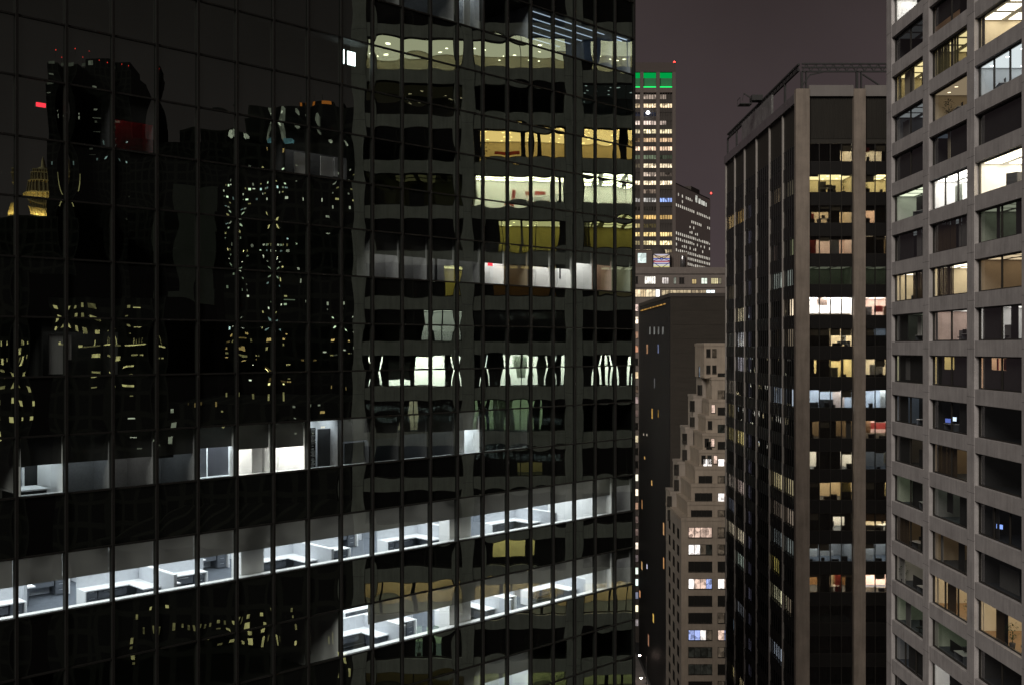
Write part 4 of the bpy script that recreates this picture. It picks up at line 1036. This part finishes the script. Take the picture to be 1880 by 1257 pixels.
for (x, y, h, c, st, w) in ((1196,600,14,(.8,.8,.75),.16,1),(1204,600,14,(.8,.8,.75),.2,1),(1212,600,14,(.8,.8,.75),.16,1),(1220,600,14,(.8,.8,.75),.2,1),(1191,632,17,(1,.55,.3),.3,1.2),(1211,632,16,(.5,.6,1),.25,.7),(1204,694,18,(.8,.8,.8),.1,.6),(1200,750,18,(1,.6,.15),.5,.9),(1211,752,14,(1,.6,.15),.18,.6),
        (1186,838,5,(1,.6,.2),.5,.8),(1199,882,9,(1,.6,.2),.6,.7),(1181,918,16,(1,.5,.2),.35,.7),(1221,960,22,(1,.55,.25),.45,.7),(1181,1032,14,(1,.6,.25),.5,1),(1190,1036,8,(.8,.8,1),.9,.5),(1177,1085,12,(1,.45,.2),.6,.8),(1202,1128,15,(1,.65,.15),.6,.8),(1193,1166,20,(1,.5,.3),.3,.8),(1221,1024,20,(1,.5,.2),.5,.6),(1184,795,4,(1,.9,.7),.4,.6),(1190,796,4,(1,.9,.7),.4,.6)):
    wwin(x, y, h, c, st, w)
mp_ = MB().bar((-.3,6,wz(556)),(-.3,WD-6,wz(556)),.25).build('cornice_light', litwin((1,.55,.15), .5, .5, .5, .9), bt)

# ------------------------------------------------------------------ limestone block across the end of the street
YC = 302.0
SCL = YC/F
lb = thing('limestone_block', 'low broad limestone building with a row of small lit windows and rooftop plant', 'office building', ((1100-CX)*SCL, YC, 0), 0)
def cz(y): return CAM_H+(HY-y)*SCL
def cu(x): return (x-1100)*SCL
MB().box(cu(930), cu(1420), 0, 25, 0, cz(497)).build('wall', M_band, lb)
b = MB(); b.box(cu(930), cu(1420), -.35, 0, cz(503), cz(491)); b.box(cu(930), cu(1420), -.25, 0, cz(528), cz(524)); b.build('cornice', M_band, lb)
def cwin(x0, x1, y0, y1, c, st, k=.6, n=0):
    b = MB(); b.box(cu(x0)-.12, cu(x1)+.12, -.08, -.01, cz(y1)-.15, cz(y1)); b.box(cu(x0)-.12, cu(x1)+.12, -.08, -.01, cz(y0), cz(y0)+.12)
    for q in range(1, n): u = cu(x0)+(cu(x1)-cu(x0))*q/n; b.box(u-.06, u+.06, -.08, -.01, cz(y1), cz(y0))
    o = b.build('window', M_fardark, lb)
    MB().box(cu(x0), cu(x1), -.06, -.02, cz(y1), cz(y0)).build('pane', litwin(c, st, .9, .9, k) if st else M_darkglass, o)
for a in ((1167,1171,508,521,(1,.8,.5),.0,.5,1),(1184,1203,508,521,(1,.95,.85),1.4,.4,5),(1216,1227,510,521,(1,.9,.85),.9,.8,3),(1237,1241,510,521,(.8,.85,.7),.3,.5,1),(1247,1256,510,521,(1,1,1),0,.5,2),(1271,1278,513,521,(1,.75,.35),.6,.5,2),(1288,1298,511,521,(.9,1,.85),1.0,.5,2),(1306,1318,511,521,(1,.88,.5),.8,.4,4),(1320,1324,511,521,(1,.9,.6),.2,.4,1),
          (1163,1176,532,545,(1,.8,.52),1.1,.5,2),(1177,1185,532,545,(1,.75,.45),.9,.5,2),(1186,1203,532,545,(1,.82,.55),1.1,.5,3),(1204,1211,532,545,(1,1,1),1.6,.2,1),(1215,1268,533,545,(1,.8,.5),.6,.8,8),(1270,1296,533,545,(1,.78,.5),.5,.7,4),(1297,1312,533,545,(.9,1,1),1.6,.2,2)): cwin(*a)
# narrow strip of its lower windows between the two dark towers
for (y, st, c) in ((559,1.4,(1,.75,.65)),(582,1.7,(1,.85,.65)),(609,.35,(1,.6,.4)),(634,.6,(1,.5,.3)),(658,0,(1,1,1)),(682,1.2,(1,.75,.45)),(708,.1,(1,.7,.5)),(728,.35,(1,.75,.7)),(752,.12,(1,.7,.6)),(776,0,(1,1,1)),(799,1.1,(1,.85,.55)),(822,0,(1,1,1)),(846,0,(1,1,1)),(870,1.2,(1,.95,.75)),(897,1.5,(1,.85,.65)),(922,.5,(1,.6,.4)),(947,.15,(1,.7,.6)),(970,.2,(1,.7,.6)),(995,1.2,(1,.85,.7)),(1018,.15,(1,.8,.8)),(1041,1.2,(.85,1,.85)),(1062,1.2,(.85,1,.95)),(1086,.25,(.7,.75,1)),(1110,1.3,(1,.9,.6)),(1136,.4,(1,.9,.9)),(1180,.3,(1,.6,.5)),(1204,.25,(.8,.8,.9))):
    cwin(1150, 1171.5, y, y+12, c, st, .7, 3)
# rooftop plant, each its own thing
def roofbox(name, label, cat, x0, x1, y0, y1, m, dep=4, v=2):
    t = thing(name, label, cat, (((x0+x1)/2-CX)*SCL, YC+v, cz(497)), 0)
    w = (x1-x0)*SCL/2; h0, h1 = cz(y1)-cz(497), cz(y0)-cz(497)
    b = MB(); b.box(-w, w, 0, dep, h0, h1); b.box(-w-.1, w+.1, -.1, dep+.1, h1, h1+.2); b.build('housing', m, t); return t, w, h0, h1
t, w, h0, h1 = roofbox('plant_room', 'dark rooftop plant room with one bright window beside the glass tower', 'plant room', 1140, 1199, 459, 497, M_far)
MB().box(.5, 2.9, -.06, -.02, h1-3.6, h1-.8).build('window', litwin((.85,1,.95), 1.1, .9, .9, .5), t)
t, w, h0, h1 = roofbox('cooling_tower', 'backlit rooftop cooling unit with crossed steel braces and coloured stripes', 'cooling tower', 1199.5, 1231, 466, 497, M_far, 4, 1)
zt, zb = h1-.05, cz(492)-cz(497)
for q, (a, e, c) in enumerate(((0,.1,(.9,.85,1)),(.1,.3,(1,.75,.5)),(.36,.48,(.75,.75,1)),(.56,.64,(1,.85,.9)),(.7,.86,(.95,.95,.85)),(.86,1,(1,.9,.35)))):
    MB().box(-w+.1, w-.1, -.06, -.02, zt-(zt-zb)*e, zt-(zt-zb)*a).build('glowing_panel', emit('backlit_panel', c, .62), t)
for (a, e, c) in ((.30,.36,(.02,.1,.7)),(.48,.56,(.6,.03,.05)),(.64,.70,(.1,.08,.6))):
    MB().box(-w+.1, w-.1, -.09, -.02, zt-(zt-zb)*e, zt-(zt-zb)*a).build('stripe', emit('stripe_glow', c, .6), t)
b = MB(); zq = (zt+zb)/2
for (x0, z0, x1, z1) in ((-w,zt,0,zq+.25),(0,zq+.25,w,zt),(-w,zb,0,zq-.25) if False else (-w,zq-.25,w*.0,zb),(0,zb,w,zq-.25),(-w,zt,w,zq),(-w,zq,w,zt)): b.bar((x0,-.14,z0),(x1,-.14,z1),.1,.16)
for u in (-w+.05, w-.05): b.bar((u,-.14,zb),(u,-.14,zt+.2),.2)
b.build('brace', M_black, t)
t, w, h0, h1 = roofbox('plant_room', 'grey ribbed rooftop plant room behind the striped cooling unit', 'plant room', 1231, 1265, 463, 497, M_far, 5, 3)
b = MB()
for q in range(9): b.box(-w+q*w/4-.06, -w+q*w/4+.06, -.1, 0, 0, h1-.3)
b.build('wall_ribs', M_farG, t)
MB().lathe(1.2, -.8, [(.75,0),(.75,h1-1),(.6,h1-.8)], 14).build('flue', M_steel2, t)
t = thing('water_tank', 'dark domed water tank on the limestone roof below the far lit tower', 'water tank', ((1218-CX)*SCL, YC+12, cz(497)), 0)
hh = cz(462)-cz(497)
MB().lathe(0,0,[(2.55,hh-3),(2.55,hh),(2.3,hh+1.3),(1.2,hh+2.5),(.3,hh+3.0)],20).build('tank', M_fardark, t)
for a in (-1.8,1.8):
    for c in (-1.8,1.8): MB().box(a-.15,a+.15,c-.15,c+.15,0,hh-3).build('leg', M_steel, t)

# ------------------------------------------------------------------ far tower with green crown
YG = 463.0
SG = YG/F
M_dimcap = mat('dark_roof_cap', (.07,.056,.05), .9)
M_greenlit = mat('green_light_tint', (.03,.2,.08), .7)  # green base colour stands in for floodlight on the lower crown wall
gt = thing('green_crowned_tower', 'slender far tower with green lit crown openings and rows of lit windows', 'office tower', ((1090-CX)*SG, YG, 0), 0)
def gz(y): return CAM_H+(HY-y)*SG
def gu(x): return (x-1090)*SG
gb = [(1097,1118),(1124,1145),(1151.5,1175.5),(1181.5,1205),(1211.5,1234.5)]
MB().box(gu(1090)+.3, gu(1240.5)-.1, 1.2, 30, 0, gz(118)).build('tower_body', M_far, gt)
ed = [1090]+[x for p_ in gb for x in p_]+[1240.5]
for a in range(0, len(ed), 2): MB().box(gu(ed[a]), gu(ed[a+1]), 0, 1.2, 0, gz(132.5)).build('pier', M_farG, gt)
for (y0, y1) in ((132.5,115),(170,161)):
    b = MB()
    for (a, e) in (gb if y1 > 120 else [(1090, 1240.5)]): b.box(gu(a), gu(e), .05, 1.2, gz(y0), gz(y1))
    b.build('crown_beam', M_far if y1 > 120 else M_dimcap, gt)
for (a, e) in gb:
    MB().box(gu(a)+.05, gu(e)-.05, 1.0, 1.19, gz(143), gz(133)).build('floodlit_wall_glow', emit('green_flood_glow', (.0,.42,.075), .78), gt)  # glowing sheet stands in for the floodlit upper crown wall
    MB().box(gu(a)+.05, gu(e)-.05, 1.0, 1.19, gz(160.5), gz(143)).build('crown_panel', M_greenlit, gt)
    MB().box(gu(a)+.1, gu(e)-.1, .35, .85, gz(160), gz(159.2)).build('green_floodlight', emit('green_flood_glow2', (.0,.7,.13), 2.6, 'FRONT'), gt)
b = MB()
ys = [174+15.75*k for k in range(30)]
for y in ys:
    for (a, e) in gb: b.box(gu(a), gu(e), .35, 1.2, gz(y+17.5-1), gz(y+8))
    for (a, e) in gb: b.box(gu(a), gu(e), .6, 1.2, gz(y+8), gz(y-.8))
b.build('spandrel', M_fardark, gt)
b = MB()
for (a, e) in gb:
    for q in range(1, 5): u = gu(a)+(gu(e)-gu(a))*q/5; b.box(u-.13, u+.13, .2, .34, gz(660), gz(170))
b.build('window_mullions', M_fardark, gt)
GL = [  # per row: colour, strengths for the three bays in view
 ((1,.85,.8),(.5,.35,.25)),((1,.83,.6),(.9,1.2,1.)),((.6,.65,1),(.03,.03,.02)),((1,.85,.85),(.8,.8,.4)),((1,.92,.68),(1.1,1.2,1.1)),((1,.72,.5),(.12,.6,.7)),((1,.75,.6),(1.1,1.,1.1)),((.6,.8,.6),(.15,.2,.06)),((1,.88,.7),(.12,1.2,1.2)),
 ((1,.85,.8),(.9,.6,.08)),((1,.88,.7),(1.1,1.3,1.5)),((1,.8,.7),(.6,.2,.0)),((.8,.82,.9),(.35,.6,.8)),((.5,.45,.4),(.03,.03,.02)),((1,.68,.28),(.7,.7,.5)),((1,.85,.45),(.5,.05,.0)),((1,.8,.4),(.8,.9,.9)),((1,.88,.55),(.35,1.2,1.4)),((1,.85,.6),(.5,.6,.4)),((1,.8,.5),(.5,.6,.4))]
for r_, (c, ss) in enumerate(GL):
    y = ys[r_]
    for q, (a, e) in enumerate(gb):
        s_ = ss[q-2] if q >= 2 else ss[(q+r_) % 3]
        if s_ <= .025: continue
        cc = (.35,.5,1) if (r_ == 12 and q == 4) else c
        x0, x1 = a+.6, e-.6
        if (r_, q) in ((3,4),(9,2),(11,2),(0,4)): x1 = a+(e-a)*.5
        cc = cc if cc[2] > .9 else (cc[0], cc[1]*.93, cc[2]*.8)
        o = MB().box(gu(x0), gu(x1), .50, .56, gz(y+8.4), gz(y-.2)).build('window', litwin(cc, s_*1.45, .75, .55, .85), gt)
bl = thing('rooftop_beacon', 'white flood lamp shining from a mid storey of the green crowned tower', 'lamp', ((1189-CX)*SG, YG-1.2, gz(209)), 0)
MB().lathe(0,0,[(.1,-.5),(.75,-.3),(.85,.2),(.5,.75)],12).build('lamp_globe', emit('white_flood', (.9,.93,1), 9.), bl)
MB().box(-.1,.1,.2,1.2,-.3,.3).build('bracket', M_steel, bl)
def beacon(loc, r, label, s=6., mast=3.):
    t = thing('warning_beacon', label, 'beacon', loc, 0)
    MB().bar((0,0,-mast),(0,0,-r),.12).build('mast', M_steel, t)
    MB().lathe(0,0,[(r*.6,-r),(r,-.3*r),(r,.3*r),(r*.5,r)],10).build('lamp_globe', emit('beacon_red', (1,.04,.03), s), t)
beacon(P3(1238, 115, YG+3), .5, 'red warning beacon on the top corner of the green crowned tower', 7., 3.)

# ------------------------------------------------------------------ far slab with dotted windows
YS = 665.0
sp_ = P3(1240, 340, YS)
SL_ANG = math.atan2(950, 1920)     # runs away from the viewer
slab = thing('dotted_slab_tower', 'broad grey slab tower behind with rows of tiny lit windows', 'office tower', (sp_.x, YS, 0), math.pi/2-SL_ANG)
def slab_u(x):
    a = (x-CX)/F; c, s = math.cos(math.pi/2-SL_ANG), math.sin(math.pi/2-SL_ANG)
    return (a*YS-sp_.x)/(c-a*s)
SLEN = slab_u(1304)
ztop = CAM_H+(HY-338)/F*YS
MB().box(-40, SLEN, 0, 40, 0, ztop).build('wall', M_slabT, slab)
b = MB(); b.box(6, 14, 5, 20, ztop, ztop+4); b.box(SLEN*.55, SLEN*.8, 3, 20, ztop, ztop+5); b.box(-.0, SLEN, .3, .8, ztop, ztop+1); b.build('roof_plant', M_fardark, slab)
rh = 10.35/F*YS
ncol = 19; cw = SLEN/ncol; n = 0
rest = MB(); done = 0
LWS = litwin((1,.93,.8), .62, .45, .45, .35)
spots_ = []
for r_ in range(1, 26):
    for c in range(ncol):
        p_ = {1:.55,2:.03,3:.93,4:.03,5:.85,6:.35,7:.25,8:.9,9:.93,10:.95,11:.96,12:.96,13:.97,14:.97,15:.97}.get(r_, .8)
        if r_ == 1 and 8 < c < 13: continue
        if r_ == 5 and c < 8: p_ = 0.
        if r_ == 9 and c > 9: p_ *= .3
        if r_ == 10 and c > 10: p_ *= .15
        if r_ in (6,7) and not 6 < c < 11: p_ = .04
        if r_ == 1 and c > 8: p_ = 0
        if R() < p_: spots_.append((r_, c))
for n, (r_, c) in enumerate(spots_):
    u, z = (c+.28)*cw, ztop-3.2-rh*r_
    h = 1.75 if R() < .85 else 1.2
    if n < 99: MB().box(u, u+cw*.42, -.08, -.02, z, z+h).build('window', LWS, slab)
    else: rest.box(u, u+cw*.42, -.08, -.02, z, z+h)
o = rest.build('window', LWS, slab); o['kind'] = 'stuff'
for (a, e, h) in ((.55,.60,4.6),(.64,.70,3.4),(.72,.76,3),(.78,.82,3),(.85,.88,2.6)): MB().box(SLEN*a, SLEN*e, -.1, -.02, ztop-6, ztop-6+h).build('window', litwin((.95,.95,.85), .7, .2, .2, .6), slab)
beacon(P3(1305.5, 355, 738), .6, 'red warning beacon at the far end of the dotted slab roof', 7., 4.)

# ------------------------------------------------------------------ the city behind the viewer, seen in the mirror glass
nv = Vector((math.cos(TH), -math.sin(TH), 0))
def mirror(p):
    p = Vector(p); d = (p-Vector((PL.x, PL.y, 0))).dot(nv); return p - nv*(2*d)
class City:
    """a building placed so that the glass shows it between photo columns x0..x1; local u runs from its x1 side, y is inward"""
    def __init__(s, name, label, Zv, x0, x1, ytop, m, dep=25, cat='building'):
        s.Z, s.x0, s.x1 = Zv, x0, x1; s.s = Zv/F
        base = mirror(((x1-CX)*s.s, Zv, 0)); 
        s.t = thing(name, label, cat, (base.x, base.y, 0), -math.pi/2)
        MB().box(0, s.u(x0), 0, dep, 0, s.z(ytop)).build('wall', m, s.t)
    def u(s, x): return (s.x1-x)*s.s
    def z(s, y): return CAM_H+(HY-y)*s.s
    def win(s, x, y, w, h, c, st, name='window', k=.5, out=.12):
        st = round(st*1.5*random.choice((.35,.6,.9,1.2,1.8)), 2); w *= U(.55,1.05); h *= U(.6,1.05)
        return MB().box(s.u(x+w), s.u(x), -out, -.02, s.z(y+h), s.z(y)).build(name, litwin(c, st, 1.2*100/s.Z, 1.2*100/s.Z, k), s.t)
W_ = (1,.95,.8); Y_ = (1,.80,.38); C_ = (.75,.95,1); G_ = (.9,1,.75); O_ = (1,.62,.25)
# gilded spire tower
c = City('spire_tower', 'golden floodlit spire tower mirrored small in the glass near the frame edge', 620, 39, 92, 392, M_city, 18, 'tower')
def gbox(x0, x1, y0, y1, v0, v1): return MB().box(c.u(x1), c.u(x0), v0, v1, c.z(y1), c.z(y0))
b = MB()
for (x0, x1, y0, y1, v) in ((39,91,366,392,0.),(44,91,343,366,1.5),(48,90,322,343,3),(52,86,312,322,4.5)):
    u0, u1 = c.u(x1), c.u(x0)
    b.box(u0, u1, v, 14, c.z(y1), c.z(y0))
    n = 7
    for q in range(n+1): u = u0+(u1-u0)*q/n; b.box(u-.25, u+.25, v-.5, v, c.z(y1), c.z(y0)-.3)
    b.box(u0-.4, u1+.4, v-.7, 14, c.z(y0)-.4, c.z(y0)+.4)
b.build('crown_tier', M_gold, c.t)
MB().lathe(c.u(68.5), 9, [(4.2,c.z(313)),(3.2,c.z(308)),(1.4,c.z(303)),(1.0,c.z(288)),(.3,c.z(276)),(.1,c.z(272))], 12).build('spire', M_gold, c.t)
fl = thing('floodlight_bar', 'row of warm floodlights at the foot of the golden spire crown', 'floodlight', (c.t.location.x, c.t.location.y, 0), -math.pi/2)
b = MB()
for q in range(6): u = c.u(91)+(c.u(39)-c.u(91))*(q+.5)/6; b.box(u-.5, u+.5, -4.2, -3.6, c.z(400), c.z(397))
b.build('lamp_face', emit('amber_flood', (1,.72,.3), 330., 'FRONT'), fl)
b = MB(); b.box(c.u(91), c.u(39), -4.6, -.0, c.z(402), c.z(400.5)); b.build('bracket', M_steel, fl)
# twin dark towers with red beacons
c = City('twin_dark_tower', 'dark rounded tower with pale crown panels and red beacons, mirrored in the glass', 330, 128, 236, 128, M_city)
MB().box(c.u(228), c.u(142), 2, 20, c.z(128), c.z(108)).build('penthouse', M_city, c.t)
c.win(135,119,14,8,W_,.10); c.win(158,115,22,11,W_,.16); c.win(130,207,9,7,W_,.45); c.win(131,216,8,12,W_,.4); c.win(168,190,13,8,W_,.28); c.win(164,218,30,5,W_,.35); c.win(168,228,8,9,W_,.2); c.win(190,276,6,10,C_,.6); c.win(218,278,6,8,C_,.6); c.win(165,258,26,2,W_,.15)
for (x, y, wd) in ((137,107,'over the pale crown panel'),(162,94,'highest of the row'),(200,115,'at the dark middle of the roof'),(227,119,'at the plain outer roof edge')): beacon(mirror(P3(x, y, 332)), .2, 'red beacon on the mirrored twin tower, '+wd, 4., 3.)
c = City('narrow_dark_tower', 'narrow dark tower with a pale crown beside the mirrored twin', 325, 88, 121, 118, M_city)
c.win(92,114,26,9,W_,.16); c.win(91,150,18,4,W_,.15); c.win(99,292,4,12,C_,.5); c.win(124,320,3,60,Y_,.5); beacon(mirror(P3(111, 88, 326)), .2, 'red beacon over the narrow mirrored tower', 6., 3.)
# skyline blocks
c = City('broad_dark_block', 'broad unlit block forming the mirrored skyline', 260, 232, 420, 262, M_city); MB().box(c.u(440), c.u(330), 3, 20, c.z(262), c.z(228)).build('penthouse', M_city, c.t)
c.win(228,378,6,8,W_,.12)
c = City('low_dark_block', 'unlit block filling the mirrored view below the spire', 240, -120, 130, 395, M_city)
for (x, y) in ((18,528),(52,524)): c.win(x,y,7,14,Y_,.45)
c = City('pale_stone_tower', 'faint pale stone tower mirrored in the middle of the dark glass', 225, 322, 394, 345, M_city2)
b = MB(); b.box(c.u(398), c.u(312), -2.5, 0, 0, c.z(535)); b.box(c.u(392), c.u(326), -1.2, 0, c.z(535), c.z(420)); b.build('setback', M_city2, c.t)
for (x, y) in ((318,562),(318,574),(344,572),(368,570),(346,600),(370,600)): c.win(x,y,9,6,Y_,.16,'window',.5,2.7)
# tall office tower full of small lit windows
c = City('lit_office_tower', 'tall dark tower sprinkled with small white windows, mirrored in the glass', 175, 415, 652, 262, M_city)
MB().box(c.u(640), c.u(440), 3, 20, c.z(262), c.z(192)).build('upper_block', M_city, c.t)
MB().box(c.u(610), c.u(548), 5, 12, c.z(192), c.z(178)).build('penthouse', M_city, c.t)
for (x, w) in ((551,9),(580,22)): MB().box(c.u(x+w), c.u(x), 4.8, 4.98, c.z(186), c.z(178)).build('orange_sign_light', emit('orange_light', (1,.28,.05), .9), c.t)
for x in (552,579): MB().bar((c.u(x),6,c.z(178)),(c.u(x),6,c.z(158)),.12).build('mast', M_city2, c.t)
rnd = random.Random(5)
cand = []
for r_ in range(33):
    y = 312+r_*13.4
    for q in range(20):
        x = 420+q*11.6
        d_ = .62 if x < 450 else (.2 if x < 500 else (.66 if x < 536 else .13))
        if y < 410 and x < 536: d_ += .25
        if y > 660: d_ *= .5
        if int(q/2+r_/3) % 3 == 0: d_ *= .35
        if rnd.random() < d_: cand.append((x, y))
rnd.shuffle(cand)
for (x, y) in cand[:88]:
    cc = rnd.choice([W_, W_, G_, C_, Y_] if y < 600 else [W_, Y_, O_])
    c.win(x+rnd.uniform(-1,1), y, rnd.uniform(4,11), rnd.uniform(3,7.5), cc, rnd.choice([.5,.8,1.2,2.0,3.]))
for (x, y, w, h, cc, st) in ((505,200,8,60,W_,.12),(506,212,6,8,W_,.9),(512,250,30,10,(.4,.8,1),.5),(430,235,4,14,W_,.5),(437,235,14,8,W_,.3),(611,250,10,8,W_,.6),(625,318,6,6,W_,.8),(508,272,6,14,O_,.6),(545,205,5,15,W_,.25),(580,215,4,12,W_,.25),(600,405,14,8,W_,1.),(590,640,20,4,W_,.8)):
    c.win(x, y, w, h, cc, st, 'window', .5, -2.9 if y < 262 else .12)
# yellow windowed buildings low in the mirror
c = City('yellow_window_block', 'block of warm yellow windows mirrored at the frame edge', 150, -60, 46, 490, M_city)
for (x, y, w, h) in ((-8,560,8,14),(0,622,7,16),(10,624,8,14),(33,625,5,9),(0,660,6,18),(12,660,8,20),(34,658,4,10),(6,697,12,14),(36,695,8,18),(0,732,8,10),(43,728,6,12),(36,765,12,12),(0,766,6,14),(0,806,5,16),(-10,700,10,18),(-12,640,12,16),(0,845,8,10)): c.win(x,y,w,h,Y_,1.2)
c = City('long_yellow_block', 'long low block with rows of yellow windows mirrored in the dark glass', 140, 100, 300, 548, M_city)
for (x, y, w, h) in ((108,565,7,9),(129,566,7,10),(150,560,9,12),(168,560,16,12),(226,566,8,8),(110,585,7,12),(134,586,6,12),(150,586,9,12),(168,588,16,9),(226,597,8,4),(242,572,20,3),(134,626,14,8),(150,630,52,4),(208,630,80,5),(168,614,3,18),(240,612,2,16),(248,616,2,14),(258,614,3,16),(270,612,2,18),(168,656,34,14),(235,656,24,7),(264,657,14,6),(170,702,22,6),(214,692,40,8),(236,724,12,3)): c.win(x,y,w,h,Y_,.75)
c = City('mid_dark_block', 'dark block with scattered small lights mirrored low in the glass', 120, 300, 640, 742, M_city)
for (x, y, w, h, cc) in ((306,756,8,14,W_),(356,738,3,9,O_),(390,738,5,10,O_),(408,756,6,5,Y_),(424,720,6,10,Y_),(460,722,8,16,Y_),(502,722,6,16,Y_),(543,742,12,8,W_),(576,744,9,6,W_),(586,762,14,12,O_),(500,690,14,8,O_),(520,690,16,10,O_),(545,790,8,4,W_),(616,706,4,10,O_),(645,706,4,10,O_),(235,776,20,3,W_),(312,790,10,12,W_),(250,810,18,4,W_)): c.win(x,y,w,h,cc,.6)
c = City('street_side_block', 'low building with yellow shop windows mirrored at the bottom of the glass', 95, 180, 700, 1000, M_city)
for (x, y, w, h) in ((272,1152,8,16),(312,1146,9,16),(334,1148,8,14),(352,1150,8,18),(372,1148,8,16),(400,1140,12,16),(424,1142,8,16),(450,1140,10,14),(400,1172,18,6),(428,1170,8,8),(448,1160,16,18),(480,1138,10,10),(488,1160,7,24),(505,1160,5,16),(536,1118,5,14),(540,1140,4,10),(236,1178,8,20),(248,1120,8,18),(294,1105,8,12),(238,1205,6,14),(540,1170,6,12),(605,1170,5,22),(616,1160,5,30),(628,1200,5,20),(636,1220,6,18)): c.win(x,y,w,h,Y_,.55)

print('objects', len(COL.objects))
